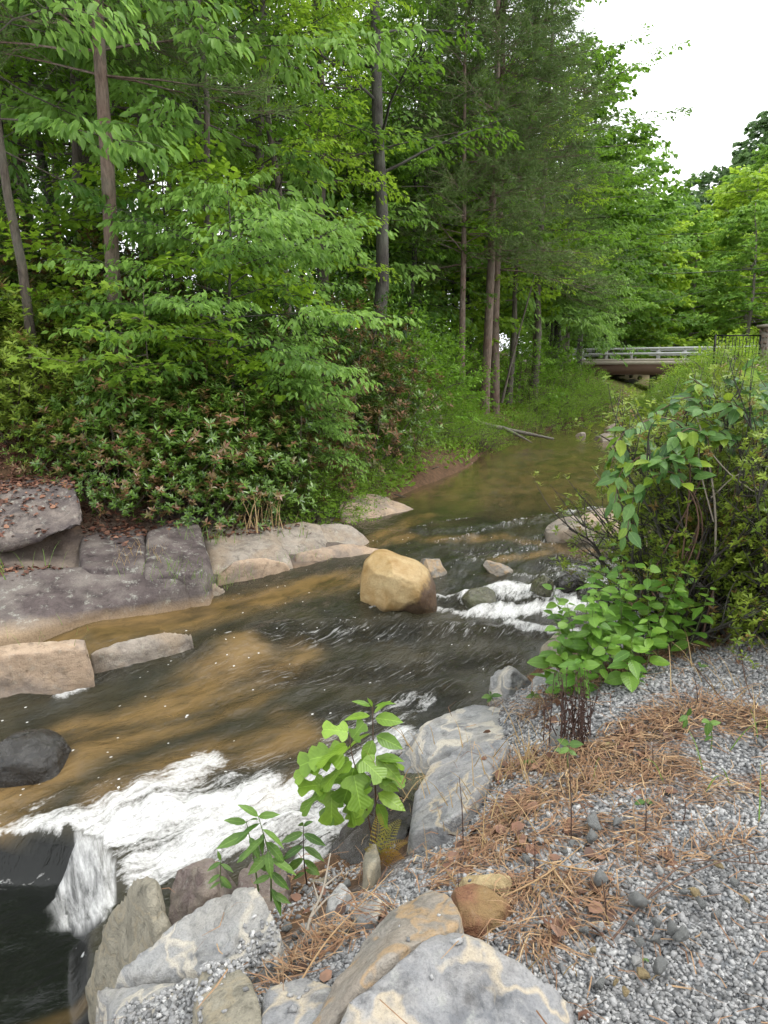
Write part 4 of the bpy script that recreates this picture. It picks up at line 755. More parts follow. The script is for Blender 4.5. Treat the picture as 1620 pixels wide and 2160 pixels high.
def plant(name, key, label, cat, px, Yd, sc=1.0, rz=0.0, group=None, z=None, x=None, parts=('trunk', 'crown'), tilt=(0, 0)):
    X_ = (px - 810) / F * (Yd * math.cos(PITCH) + (CZ - 0) * math.sin(PITCH)) if x is None else x
    z_ = gz(X_, Yd) if z is None else z
    r = empty(name, (X_, Yd, z_ - .03), rz, sc); r.rotation_euler = (tilt[0], tilt[1], rz); tag(r, label, cat, group)
    link(parts[0], ARCH[key][0], r); tag(link(parts[1], ARCH[key][1], r), kind='stuff')
    return r
ST = ('stem', 'foliage')
def zone(px, table):
    for lim, words in table:
        if px < lim: return words
    return table[-1][1]
ZW = [(150, 'above the overhanging rock'), (420, 'above the laurel thicket'), (690, 'between the drooping tree and forked oak'), (900, 'around the forked oak'), (9999, 'behind the bank pines')]
ZL = [(195, 'above the overhanging rock'), (330, 'above the dark angular slab'), (470, 'above the triangular slab'), (600, 'above the cracked grey bedrock'), (9999, 'on the pine side slope')]
ZB = [(760, 'by the cracked grey bedrock'), (900, 'by the driftwood'), (1060, 'by the fallen log'), (9999, 'between the bank pines and the bridge')]
# the wood on the far bank: single trees that can be told apart
plant('pine_tree', 'pineA', 'tall pine with a straight reddish trunk standing on the needle strewn bank', 'tree', 1045, 26.0, 1.0, .4)
plant('pine_tree', 'pineB', 'thick pale trunked pine beside the log that reaches into the water', 'tree', 1020, 24.6, 1.15, 2.0)
plant('pine_tree', 'pineB', 'slender pine nearest to the fallen log on the far bank', 'tree', 968, 22.8, .8, 3.3)
plant('pine_tree', 'pineA', 'dark pine at the forest edge against the white sky', 'tree', 1130, 33, .95, 1.1)
plant('pine_tree', 'pineB', 'pine with scaly red trunk rising behind the laurel thicket', 'tree', 272, 10.9, .85, .9)
plant('oak_tree', 'oak', 'tall forked oak with a dark trunk above the laurel slope', 'tree', 798, 17.5, .95, .3)
plant('oak_tree', 'oak', 'leaning oak with dark limbs behind the bank pines', 'tree', 985, 30, .95, 2.1)
plant('understory_tree', 'under', 'small spreading tree with drooping pale green leaves over the laurel', 'tree', 500, 10.8, .85, .5)
plant('understory_tree', 'underb', 'small layered tree with bright green leaves beside the drooping tree', 'tree', 390, 11.8, .95, 2.2)
plant('maple_sapling', 'maple', 'young maple with yellow green leaves rising out of the laurel', 'tree', 330, 9.9, .95, .3)
plant('bigleaf_tree', 'bigleaf', 'slim tree with large drooping leaves standing over the overhanging rock', 'tree', 130, 10.2, .95, 1.0)
plant('bigleaf_tree', 'bigleaf', 'slim tree with large hanging leaves beside the red pine trunk', 'tree', 410, 12.8, 1.05, 3.6)
plant('understory_tree', 'under', 'low arching tree hanging pale leaves over the bank shrubs', 'tree', 610, 10.9, .42, 2.6)
GR = 'broadleaf trees filling the wood on the far bank'
wood_spots = []
g = np.random.default_rng(5)
for k, (px, Yd, key, sc) in enumerate([(60, 14, 'hardB', .95), (-60, 12, 'hardA', .9), (180, 16, 'hardC', 1.0), (-220, 15, 'hardC', 1), (330, 18, 'hardA', 1.0), (450, 15.5, 'hardB', .85), (540, 19, 'hardC', 1.05), (430, 23, 'hardA', 1.1), (620, 15.5, 'hardC', .72), (680, 21, 'hardA', .95), (700, 27, 'hardB', 1.1),
        (560, 28, 'hardC', 1.2), (250, 25, 'hardB', 1.2), (90, 22, 'hardA', 1.2), (-80, 22, 'hardC', 1.2), (870, 24, 'hardB', .8), (900, 31, 'hardA', 1.0), (800, 33, 'hardC', 1.05), (1090, 36, 'hardA', .95), (1150, 41, 'hardB', .95), (1030, 40, 'hardC', 1.0), (1190, 46, 'hardA', .9), (960, 46, 'hardB', 1.1), (380, 34, 'hardA', 1.3), (150, 34, 'hardC', 1.3), (-30, 33, 'hardB', 1.3), (640, 38, 'hardB', 1.25), (500, 43, 'hardC', 1.3), (1080, 52, 'hardC', 1.0), (-300, 20, 'hardB', 1.1), (-260, 28, 'hardA', 1.2), (5, 18, 'hardB', 1.0), (70, 28, 'hardA', 1.25), (130, 20, 'hardB', 1.05), (215, 22, 'hardA', 1.1), (310, 29, 'hardC', 1.2), (-10, 40, 'hardA', 1.4), (200, 42, 'hardB', 1.4)]):
    plant('broadleaf_tree', key, '%s broadleaf tree %s %s' % ('pale leaved' if key == 'hardC' else 'deep green', 'at the wood edge' if Yd < 17 else 'inside the wood' if Yd < 26 else 'deep in the wood', zone(px, ZW)), 'tree', px, Yd, sc, g.uniform(0, 6.28), '%s trees %s' % ('pale leaved' if key == 'hardC' else 'deep green', ('front ' if Yd < 17 else 'middle ' if Yd < 26 else 'back ') + zone(px, ZW)))
for k, (px, Yd, key, sc) in enumerate([(1120, 30, 'hardA', 1.0), (1165, 38, 'edge', 1.0), (1215, 48, 'edge', .92), (1275, 64, 'farA', 1.2), (1070, 28, 'hardC', .85), (1185, 60, 'farA', 1.1), (930, 36, 'hardB', 1.1), (850, 40, 'hardA', 1.2), (760, 44, 'hardC', 1.2), (1010, 50, 'hardA', 1.1)]):
    plant('broadleaf_tree', key, 'broadleaf tree at the river end of the wood, leaves against the sky' , 'tree', px, Yd, sc, g.uniform(0, 6.28), 'trees at the river end of the wood')
for k, (px, Yd, key, sc) in enumerate([(880, 28, 'underb', 1.7), (740, 24, 'under', 1.6), (950, 31, 'under', 1.5), (1010, 33, 'underb', 1.8), (1080, 35, 'under', 1.6), (930, 34, 'underb', 2.0), (820, 31, 'under', 2.0), (1160, 38, 'under', 1.7), (680, 28, 'underb', 2.0)]):
    plant('understory_tree', key, 'low understory tree filling the space between the bank pine trunks', 'tree', px, Yd, sc, g.uniform(0, 6.28), 'understory trees between the pines')
# the young growth under the trees
for k, (px, Yd, sc) in enumerate([(40, 13, 1.1), (200, 13.6, 1.2), (560, 13.5, 1.1), (660, 14.5, 1.1), (740, 16, 1.2), (870, 19, 1.2), (920, 21.5, 1.1), (760, 19.5, 1.3), (840, 25, 1.4), (930, 26, 1.3), (1000, 29, 1.3), (1090, 30, 1.3), (1120, 35, 1.3), (350, 15.5, 1.3), (480, 18, 1.4), (620, 19, 1.4), (-80, 14, 1.3), (90, 17, 1.5), (250, 18, 1.5), (880, 32, 1.6), (780, 27, 1.6), (700, 24, 1.6), (1180, 38, 1.2)]):
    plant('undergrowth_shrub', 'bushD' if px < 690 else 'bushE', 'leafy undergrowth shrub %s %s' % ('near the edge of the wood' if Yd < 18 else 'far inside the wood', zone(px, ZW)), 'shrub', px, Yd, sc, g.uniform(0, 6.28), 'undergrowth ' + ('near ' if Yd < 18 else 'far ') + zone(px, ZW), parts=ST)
# laurel thicket over the rocks
LT = dict(laurelA='dark glossy laurel bush', laurelB='laurel bush dotted with red brown seed heads', laurelY='laurel bush with light yellow green new leaves', laurelR='rusty brown laurel bush')
for k, (px, Yd, key, sc) in enumerate([(-30, 9.5, 'laurelY', .6), (45, 9.75, 'laurelY', .7), (100, 9.75, 'laurelY', .6), (165, 9.5, 'laurelY', .62), (20, 10.0, 'laurelY', .95), (110, 10.2, 'laurelY', 1.0), (-70, 10.2, 'laurelY', 1.0), (185, 10.2, 'laurelY', .95), (70, 11.0, 'laurelY', 1.15), (195, 9.2, 'laurelB', .62), (250, 9.05, 'laurelB', .66), (320, 9.1, 'laurelB', .7), (385, 9.2, 'laurelA', .66), (440, 9.4, 'laurelB', .72), (500, 9.55, 'laurelA', .66), (220, 9.6, 'laurelB', .85), (300, 9.6, 'laurelA', .9), (390, 9.7, 'laurelB', .95), (460, 9.9, 'laurelB', .95), (250, 9.9, 'laurelB', .95), (330, 10.0, 'laurelB', 1.05), (420, 10.2, 'laurelB', 1.1), (500, 9.9, 'laurelA', .9), (545, 10.3, 'laurelA', .95), (480, 10.6, 'laurelB', 1.1), (260, 10.8, 'laurelA', 1.15), (370, 11.0, 'laurelA', 1.25),
        (600, 11.1, 'laurelR', 1.0), (650, 11.7, 'laurelR', 1.05), (560, 11.8, 'laurelA', 1.2), (150, 11.8, 'laurelR', 1.35), (50, 12.2, 'laurelA', 1.35), (250, 12.4, 'laurelR', 1.5), (370, 12.2, 'laurelA', 1.4), (480, 12.2, 'laurelA', 1.3), (720, 13.0, 'laurelR', 1.15), (780, 14.3, 'laurelA', 1.1), (690, 14.4, 'laurelR', 1.35), (800, 15.4, 'laurelR', 1.2), (640, 13.2, 'laurelA', 1.35), (-60, 12.3, 'laurelA', 1.4), (180, 13.8, 'laurelA', 1.7), (20, 14.6, 'laurelA', 1.8), (320, 14.4, 'laurelA', 1.7), (760, 16.8, 'laurelR', 1.3), (830, 17.2, 'laurelA', 1.1)]):
    dp = 'in front' if Yd < 9.8 else 'midway' if Yd < 11.5 else 'high behind'; plant('laurel_bush', key, '%s %s %s' % (LT[key], dp, zone(px, ZL)), 'shrub', px, Yd, sc, g.uniform(0, 6.28), '%s, %s, %s' % (LT[key], dp, zone(px, ZL)), parts=ST)
# low bushes along the waterline
for k, (px, Yd, key, sc) in enumerate([(555, 10.0, 'bushB', .55), (600, 10.2, 'bushB', .65), (650, 10.5, 'bushA', .6), (695, 10.9, 'bushA', .62), (630, 11.2, 'bushA', .75), (730, 11.7, 'bushB', .7), (700, 12.0, 'bushA', .7), (765, 12.8, 'bushB', .75), (800, 13.6, 'bushA', .6), (780, 14.4, 'bushA', .7), (830, 14.4, 'bushB', .85), (855, 15.4, 'bushA', .72), (820, 15.6, 'bushB', .8), (885, 16.6, 'bushB', .95), (870, 17.6, 'bushA', .8), (925, 17.9, 'bushA', .75), (955, 18.5, 'bushB', .9), (910, 19.4, 'bushA', .85), (1000, 19.6, 'bushB', .9), (960, 20.4, 'bushA', .8), (1025, 21.2, 'bushB', .8), (890, 21.5, 'bushA', 1.0), (1000, 23.0, 'bushA', .5), (1075, 24.0, 'bushA', .65), (1100, 25.3, 'bushB', .9), (1130, 26.6, 'bushA', .85), (1120, 28.5, 'bushA', .9), (1160, 28.4, 'bushA', .95), (1185, 29.8, 'bushA', 1.0), (1205, 31.2, 'bushA', 1.1), (1232, 33.4, 'bushA', 1.15), (1255, 35.6, 'bushA', 1.15), (1275, 38, 'bushA', 1.15), (1180, 33, 'bushA', 1.3), (1215, 36, 'bushA', 1.4), (1235, 40, 'bushA', 1.1), (1290, 42, 'bushA', .8), (1150, 31, 'bushA', 1.25), (1250, 45, 'bushA', 1.0)]):
    plant('riverside_bush', key, ('light green small leaved bush on the far waterline ' if key == 'bushA' else 'low fine leaved bush on the far waterline ') + zone(px, ZB), 'shrub', px, Yd, sc, g.uniform(0, 6.28), ('small leaved bushes ' if key == 'bushA' else 'fine leaved bushes ') + zone(px, ZB), parts=ST)
for k, (px, Yd, sc) in enumerate([(1365, 37, .8), (1385, 38, 1.0), (1355, 41, .8), (1405, 35, .9), (1430, 38, 1.1), (1390, 42, 1.1), (1385, 33, .7), (1410, 30, .9), (1450, 33, 1.1), (1330, 45, .7), (1350, 47, .8), (1480, 30, 1.0)]):
    plant('riverside_bush', 'bushA', 'light green bush on the bank between the gate and the water', 'shrub', px, Yd, sc, g.uniform(0, 6.28), 'bushes on the gate side of the water', parts=ST)
for k, (px, Yd, sc) in enumerate([(1420, 27, .9), (1450, 24, .9), (1480, 21, .9), (1500, 23, 1.1), (1560, 24, 1.1), (1610, 21, 1.1), (1500, 18, .8), (1520, 16, .8), (1560, 17, .9), (1620, 15, .8)]):
    plant('riverside_bush', 'bushA', 'light green bush on the near shore behind the azalea shrubs', 'shrub', px, Yd, sc, g.uniform(0, 6.28), 'bushes behind the azaleas', parts=ST)
# beyond the bridge
for k, (px, Yd, key, sc, lb) in enumerate([(1250, 66, 'farA', 1.12, 'full green tree beyond the bridge railing'), (1315, 70, 'farY', 1.12, 'bright green tree with light shoots behind the bridge'), (1190, 70, 'farD', 1.0, 'dark tree at the end of the wood beside the bridge'), (1385, 76, 'farA', 1.15, 'green tree between the bridge and the lawn'), (1450, 80, 'farY', 1.3, 'yellow green tree at the foot of the lawn'), (1565, 84, 'farY', 1.45, 'broad yellow green tree on top of the lawn'), (1505, 88, 'farY', 1.4, 'tall yellow green tree behind the lawn')]):
    plant('broadleaf_tree', key, lb, 'tree', px, Yd, sc, g.uniform(0, 6.28))
arch('lawntree', broadleaf(29, 13, 3.8, .24, 60, .28, .2, 6, 36, sp=(1.1, .5)), 'grey', 'far', 'broad')
plant('broadleaf_tree', 'lawntree', 'dense round crowned tree standing on the lawn beside the gate', 'tree', 1560, 56, .85, .8)
for k, (px, Yd, key, sc) in enumerate([(1400, 120, 'farD', 1.75), (1450, 125, 'farD', 1.85), (1500, 130, 'farD', 2.1), (1560, 130, 'farD', 2.35), (1620, 125, 'farD', 2.5), (1690, 120, 'farD', 2.5), (1350, 110, 'farD', 1.1), (1300, 100, 'farD', 1.1), (1250, 95, 'farD', 1.0), (1480, 105, 'farA', 1.5), (1590, 105, 'farA', 1.75), (1660, 95, 'farY', 1.6), (1350, 90, 'farA', 1.25), (1420, 96, 'farD', 1.4), (1740, 110, 'farD', 2.2)]):
    plant('broadleaf_tree', key, 'far tree on the wooded rise behind the lawn', 'tree', px, Yd, sc, g.uniform(0, 6.28), 'far trees on the rise')
# ------------------------------------------------------------------ gravel, straw and litter on the near bank
def M_attr(name, stops, rough=.85, bump=.0, sc=40., spec=.3, transl=0.0):
    t = NT(name); c = t.ramp(t.attr('tint'), stops); o = t.obj(); n = t.noise(o, sc, 4, .7)
    c = t.mix(t.ramp(n, [(.35, .4), (.6, 0.0)]), c, (.06, .055, .05)); kw = dict(Base_Color=c, Roughness=rough, Specular_IOR_Level=spec)
    if bump: kw['Normal'] = t.bump(n, bump, .004)
    p = t.pbr(**kw)
    if transl: p = t.n('MixShader', i0=transl, i1=p, i2=t.n('BsdfTranslucent', Color=c).outputs[0]).outputs[0]
    return t.done(p)
gg = np.random.default_rng(77)
def scatter(n, x0, x1, y0, y1):
    x = gg.uniform(x0, x1, n); y = gg.uniform(y0, y1, n); k = (np.abs(x) < .62 * y + .35); return x[k], y[k]
def rotm(n):
    q = gg.normal(size=(n, 4)); q /= np.linalg.norm(q, axis=1)[:, None]; w, x, y, z = q.T
    return np.stack([1 - 2 * (y * y + z * z), 2 * (x * y - w * z), 2 * (x * z + w * y), 2 * (x * y + w * z), 1 - 2 * (x * x + z * z), 2 * (y * z - w * x), 2 * (x * z - w * y), 2 * (y * z + w * x), 1 - 2 * (x * x + y * y)], 1).reshape(-1, 3, 3)
CUBE = np.array([(x, y, z) for x in (-1, 1) for y in (-1, 1) for z in (-1, 1)], float); CUBEF = np.array([(0, 1, 3, 2), (4, 6, 7, 5), (0, 4, 5, 1), (2, 3, 7, 6), (0, 2, 6, 4), (1, 5, 7, 3)])
def chips(x, y, z, r, flat=.65):
    n = len(x); T = CUBE[None] * (1 + gg.normal(0, .30, (n, 8, 3))); T *= (r[:, None] * np.column_stack([gg.uniform(.7, 1.3, n), gg.uniform(.55, 1.0, n), gg.uniform(.4, .8, n)]))[:, None, :] * .78
    V = np.einsum('nij,nkj->nki', rotm(n), T); V[:, :, 2] *= .85
    V += np.stack([x, y, z + r * .25], 1)[:, None, :]
    return V.reshape(-1, 3), (CUBEF[None] + (np.arange(n) * 8)[:, None, None]).reshape(-1, 4)
def gravel_mask(x, y, z, dr):
    st = strokes(x, y, STRAW, 0.0)
    return np.maximum(sst(-.36, -.2, z + .06 * fbm(x * 3, y * 3)), .5 * strokes(x, y, [([(560, 1960, -.6), (640, 1900, -.62), (700, 1850, -.8), (770, 1830, -.65)], 90, 1.0)], -.6)) * (dr > 0) * (1 - .8 * st)
xs, ys, rs = [], [], []
for n, y0, y1, r0, r1 in [(46000, 1.15, 2.35, .0045, .0098), (60000, 2.35, 5.4, .006, .0105)]:
    x, y = scatter(n, -1.0, 3.4, y0, y1); z, dl, dr = ground(x, y); k = gg.uniform(size=len(x)) < gravel_mask(x, y, z, dr)
    xs.append(x[k]); ys.append(y[k]); rs.append(gg.uniform(r0, r1, k.sum()) * np.where(gg.uniform(size=k.sum()) < .05, 1.6, 1))
# pebbles lying on the two rock shelves of the near corner
for poly, zz, n in [([(205, 2085), (300, 2085), (415, 2060), (415, 2190), (330, 2230), (235, 2150)], -.24, 700), ([(380, 2010), (470, 1985), (560, 1990), (570, 2015), (420, 2045)], -.1, 160)]:
    P = [W(a, b, zz) for a, b in poly]; lo = np.min(P, 0); hi = np.max(P, 0); x = gg.uniform(lo[0], hi[0], n); y = gg.uniform(lo[1], hi[1], n); k = inpoly(x, y, P); xs.append(x[k]); ys.append(y[k]); rs.append(gg.uniform(.006, .012, k.sum()))
x = np.concatenate(xs); y = np.concatenate(ys); r = np.concatenate(rs)
# drop every pebble onto what lies below it (ground or rock)
_dg = bpy.context.evaluated_depsgraph_get(); _dg.update()
ROCKS = [o for o in COL.objects if o.type == 'MESH' and o.name.split('.')[0] in ('boulder', 'flat_rock', 'rock', 'leaning_slab') and o.location.y < 6]
from mathutils.bvhtree import BVHTree
def bvh_of(objs):
    V = []; Fc = []; n = 0
    for o in objs:
        me = o.data; p = np.empty(len(me.vertices) * 3); me.vertices.foreach_get('co', p); p = p.reshape(-1, 3) + np.array(o.location); V.append(p)
        Fc += [[i + n for i in q.vertices] for q in me.polygons]; n += len(p)
    return BVHTree.FromPolygons(np.vstack(V).tolist(), Fc)
NEARBVH = bvh_of(ROCKS)
def settle(x, y):
    z = ground(x, y)[0]; on = np.zeros(len(x), bool)
    for i in range(len(x)):
        h = NEARBVH.ray_cast(Vector((x[i], y[i], 2.0)), Vector((0, 0, -1)))
        if h[0] is not None and h[0].z > z[i]: z[i] = h[0].z; on[i] = True
    return z, on
z, on = settle(x, y)
keep = (~on) | (gg.uniform(size=len(x)) < np.where((x < -.25) & (y < 2.3) & (x > -1.0) & (z < -.08), .75, .008))
x, y, z, r = x[keep], y[keep], z[keep], r[keep]
V, Fc = chips(x, y, z, r)
pt = np.clip(gg.beta(2.2, 2.0, len(x)) + .12 * fbm(x * 2, y * 2, 0, 3, 4) - .10 * strokes(x, y, [([(1000, 1870), (1180, 1850), (1300, 1900), (1450, 1950), (1500, 1900)], 130, 1.0)], 0.0), 0, 1)
GST = [(0.0, (.08, .083, .085)), (.3, (.19, .192, .192)), (.58, (.30, .30, .30)), (.85, (.42, .42, .415)), (1.0, (.56, .555, .535))]
tag(link('gravel', mesh('gravel', V, [Fc], M_attr('gravel_chips', GST, .75, .4, 160.), False, dict(tint=np.repeat(pt, 8)))), 'grey and white crushed gravel spread over the near bank', 'gravel', kind='stuff')

def ribbons(x, y, z, ln, az, w, lift, curl, cross=True):
    n = len(x); d = np.column_stack([np.cos(az), np.sin(az), gg.normal(0, .12, n) + lift]); s = np.column_stack([-np.sin(az), np.cos(az), gg.normal(0, .5, n)])
    P0 = np.column_stack([x, y, z]); c = gg.normal(0, curl, n)[:, None] * s * ln[:, None]
    P1 = P0 + d * ln[:, None] * .5 + c; P2 = P0 + d * ln[:, None] + c * .3; P2[:, 2] -= .15 * ln
    P1[:, 2] = np.maximum(P1[:, 2], z + .004)
    S = nrm(s) * w[:, None]; V = np.stack([P0 - S, P0 + S, P1 - S, P1 + S, P2 - S * .4, P2 + S * .4], 1)
    return V.reshape(-1, 3), (np.array([(0, 1, 3, 2), (2, 3, 5, 4)])[None] + (np.arange(n) * 6)[:, None, None]).reshape(-1, 4)
x, y = scatter(95000, -1.0, 3.4, 1.3, 5.4); m = strokes(x, y, STRAW, 0.0); zz, dl, dr = ground(x, y)
k = (gg.uniform(size=len(x)) < np.maximum(m * .95 * sst(.22, .5, .5 + .5 * fbm(x * 3.2, y * 3.2, 0, 3, 90) + .35 * m), .035)) & (zz > -1.15); x, y = x[k], y[k]; z, on = settle(x, y)
k = (~on) | (gg.uniform(size=len(x)) < .18); x, y, z = x[k], y[k], z[k]; n = len(x)
fl = fbm(x * 2.2, y * 2.2, 0, 2, 31) * 3
V, Fc = ribbons(x, y, z + gg.uniform(.003, .03, n), gg.uniform(.05, .16, n), fl + gg.normal(0, .8, n), gg.uniform(.0011, .0022, n), .10, .16)
STS = [(0, (.13, .058, .028)), (.4, (.25, .14, .075)), (.75, (.38, .25, .135)), (1, (.55, .40, .22))]
tag(link('pine_straw', mesh('pine_straw', V, [Fc], M_attr('dry_needles', STS, .8, 0, 30.), False, dict(tint=np.repeat(np.clip(gg.normal(.45, .22, n), 0, 1), 6)))), 'rust brown pine straw matted over the gravel bank', 'pine straw', kind='stuff')
def litter(name, label, n, x0, x1, y0, y1, mask, L0, L1, bank=None, stops=None):
    x, y = scatter(n, x0, x1, y0, y1) if bank is None else (gg.uniform(x0, x1, n), gg.uniform(y0, y1, n))
    k = gg.uniform(size=len(x)) < mask(x, y); x, y = x[k], y[k]
    if bank is None: z, on = settle(x, y); k = (~on) | (gg.uniform(size=len(x)) < .12); x, y, z = x[k], y[k], z[k]
    else:
        z = ground(x, y)[0]
        for i in range(len(x)):
            h = bank.ray_cast(Vector((x[i], y[i], 3.0)), Vector((0, 0, -1)))
            if h[0] is not None and h[0].z > z[i]: z[i] = h[0].z
    L = Leaves(); n = len(x); az = gg.uniform(0, 6.283, n)
    L.add(np.column_stack([x, y, z + gg.uniform(.004, .02, n)]), np.column_stack([np.cos(az), np.sin(az), gg.normal(0, .3, n)]), nrm(np.column_stack([gg.normal(0, .45, n), gg.normal(0, .45, n), np.ones(n)])), gg.uniform(L0, L1, n), gg.uniform(0, 1, n), 0, gg.uniform(.6, 1.2, n))
    tag(link(name, L.mesh(name, M_attr(name + '_brown', stops or [(0, (.055, .028, .018)), (.5, (.16, .075, .045)), (1, (.30, .17, .11))], .7, 0, 20., .4), 'broad')), label, 'dead leaves', kind='stuff')
GULLY = [([(560, 1960, -.6), (640, 1900, -.62), (700, 1850, -.8), (770, 1830, -.65)], 80, 1.0), ([(1090, 1500, -.3), (1150, 1490, -.15), (1180, 1530, -.05)], 40, 1.0)]
litter('dead_leaves', 'curled brown dead leaves caught in the pine straw', 9000, -1, 3.4, 1.3, 5.4, lambda x, y: np.maximum(np.maximum(strokes(x, y, STRAW, 0.0), .9 * strokes(x, y, GULLY, -.6)) * sst(.35, .7, .5 + .5 * fbm(x * 2.6, y * 2.6, 0, 3, 12)), .012), .02, .06)
BANKBVH = bvh_of([o for o in COL.objects if o.type == 'MESH' and o.name.split('.')[0] in ('bedrock_slab', 'overhanging_rock')])
def _bank(x, y):
    d, s, _, _ = pdist(x, y, LBs); d = d * s; base = sst(.55, 1.0, d) * .5 * sst(.45, .6, .5 + .5 * fbm(x * 1.7, y * 1.7, 0, 3, 2)) + sst(1.2, 1.8, d) * .6
    return np.where(y < 9.8, np.maximum(base, strokes(x, y, [([(180, 1120, -.3), (250, 1125, -.3), (330, 1110, -.25)], 55, .9), ([(440, 1115, -.3), (560, 1105, -.3)], 26, .7), ([(60, 1010, .3), (120, 1005, .3)], 45, .8)], -.3)), 0)
litter('leaf_litter', 'red brown leaf litter on the shelves of the far bedrock', 16000, -5.5, -.4, 7.2, 10.6, _bank, .03, .075, BANKBVH, [(0, (.06, .025, .016)), (.5, (.17, .065, .04)), (1, (.30, .15, .09))])
NB = 22000; x = gg.uniform(-1.5, 9, NB); y = gg.uniform(9.5, 34, NB); d, s, _, _ = pdist(x, y, LBs); d = d * s; k = (d > .08) & (d < 6) & (gg.uniform(size=NB) < sst(.4, .62, .5 + .5 * fbm(x * .7, y * .7, 0, 3, 6)) * .9 + .1); x, y, d = x[k], y[k], d[k]; n = len(x)
L = Leaves()
for q in range(4):
    az = gg.uniform(0, 6.283, n); L.add(np.column_stack([x + gg.normal(0, .09, n), y + gg.normal(0, .09, n), ground(x, y)[0] + gg.uniform(0, .16, n)]), np.column_stack([np.cos(az), np.sin(az), gg.uniform(.2, 1.4, n)]), nrm(np.column_stack([gg.normal(0, .5, n), gg.normal(0, .5, n), np.ones(n)])), gg.uniform(.06, .16, n), gg.uniform(0, 1, n), (gg.uniform(size=n) < .12) * .8)
tag(link('bank_herbs', L.mesh('bank_herbs', LM['bank'], 'ovate')), 'low green herbs and grass covering the far river bank', 'herbs', kind='stuff')

# loose stones on the gravel
stone_me = {}
for kind in ('pebble', 'pebl', 'yellow'):
    for v in range(3):
        p = gg.normal(size=(14, 3)) * np.array((1, .8, .55)); p /= np.abs(p).max(); me, b = rock_mesh('loose_stone', p * .5, RK[kind], res=11, disp=.02, cuts=7, smooth=1, seed=300 + v); me.transform(Matrix.Translation(Vector((b[0], b[1], -.14)))); stone_me[kind, v] = me
SL = dict(pebble=('dark angular stone lying loose on the gravel bank', 'dark loose stones'), pebl=('pale grey angular stone lying loose on the gravel', 'pale loose stones'), yellow=('yellowish stone chip lying loose on the gravel', 'yellowish loose stones'))
for k, (px, py, w_, kind) in enumerate([(1142, 1785, 26, 'pebl'), (1165, 1800, 22, 'pebl'), (1208, 1792, 26, 'pebble'), (1228, 1797, 20, 'pebl'), (1245, 1785, 34, 'pebble'), (1190, 1812, 24, 'pebble'), (1120, 1818, 22, 'pebl'), (1105, 1828, 26, 'pebble'), (1255, 1752, 60, 'pebble'), (1300, 1750, 34, 'pebble'),
        (1390, 1850, 40, 'pebl'), (1515, 1840, 34, 'yellow'), (1502, 1825, 24, 'pebble'), (1265, 1880, 40, 'pebble'), (1325, 1870, 36, 'pebl'), (1340, 1925, 56, 'pebble'), (1268, 1970, 40, 'pebl'), (1335, 1970, 44, 'pebble'), (1385, 1965, 34, 'pebble'), (1410, 1980, 40, 'pebble'), (1345, 2010, 44, 'pebble'), (1378, 2000, 38, 'pebble'), (1435, 2005, 46, 'pebble'), (1250, 2020, 26, 'yellow'), (1340, 2040, 42, 'pebl'), (1390, 2055, 44, 'pebble'), (1350, 2072, 46, 'yellow'), (1265, 2095, 36, 'pebble'), (1295, 2085, 22, 'yellow'), (1135, 1960, 28, 'pebl'), (1480, 1895, 40, 'pebl'), (1465, 1905, 36, 'yellow'), (1440, 1900, 40, 'pebble'), (1510, 1950, 34, 'pebble'), (1550, 1880, 24, 'pebble'), (1600, 1580, 36, 'pebble'), (1570, 1910, 22, 'yellow'), (1230, 1985, 26, 'pebble'), (1490, 1990, 28, 'pebl'), (1560, 2020, 26, 'pebl'), (870, 1800, 34, 'pebl'), (1320, 2110, 30, 'yellow'), (1180, 1905, 20, 'pebl'), (1470, 1925, 30, 'pebble'), (1410, 1930, 28, 'pebble'), (660, 1880, 30, 'pebl'), (730, 1840, 30, 'pebble'), (600, 2010, 26, 'pebl'), (640, 1930, 34, 'pebl'), (670, 1920, 26, 'pebble'), (700, 1895, 40, 'pebl'), (625, 1960, 30, 'pebble'), (650, 1975, 24, 'pebl'), (680, 1950, 30, 'pebble'), (720, 1910, 24, 'pebl'), (610, 1930, 28, 'pebble')]):
    zz = -.03
    for _i in range(5): p = W(px, py, zz); zz = .5 * zz + .5 * gz(p[0], p[1])
    s = w_ * mpp(px, py, zz) * 1.1; o = link('loose_stone', stone_me[kind, k % 3], None, (p[0], p[1], gz(p[0], p[1]) + s * .2 + .012), (gg.normal(0, .25), gg.normal(0, .25), gg.uniform(0, 6.28)), s); tag(o, SL[kind][0], 'stone', SL[kind][1])

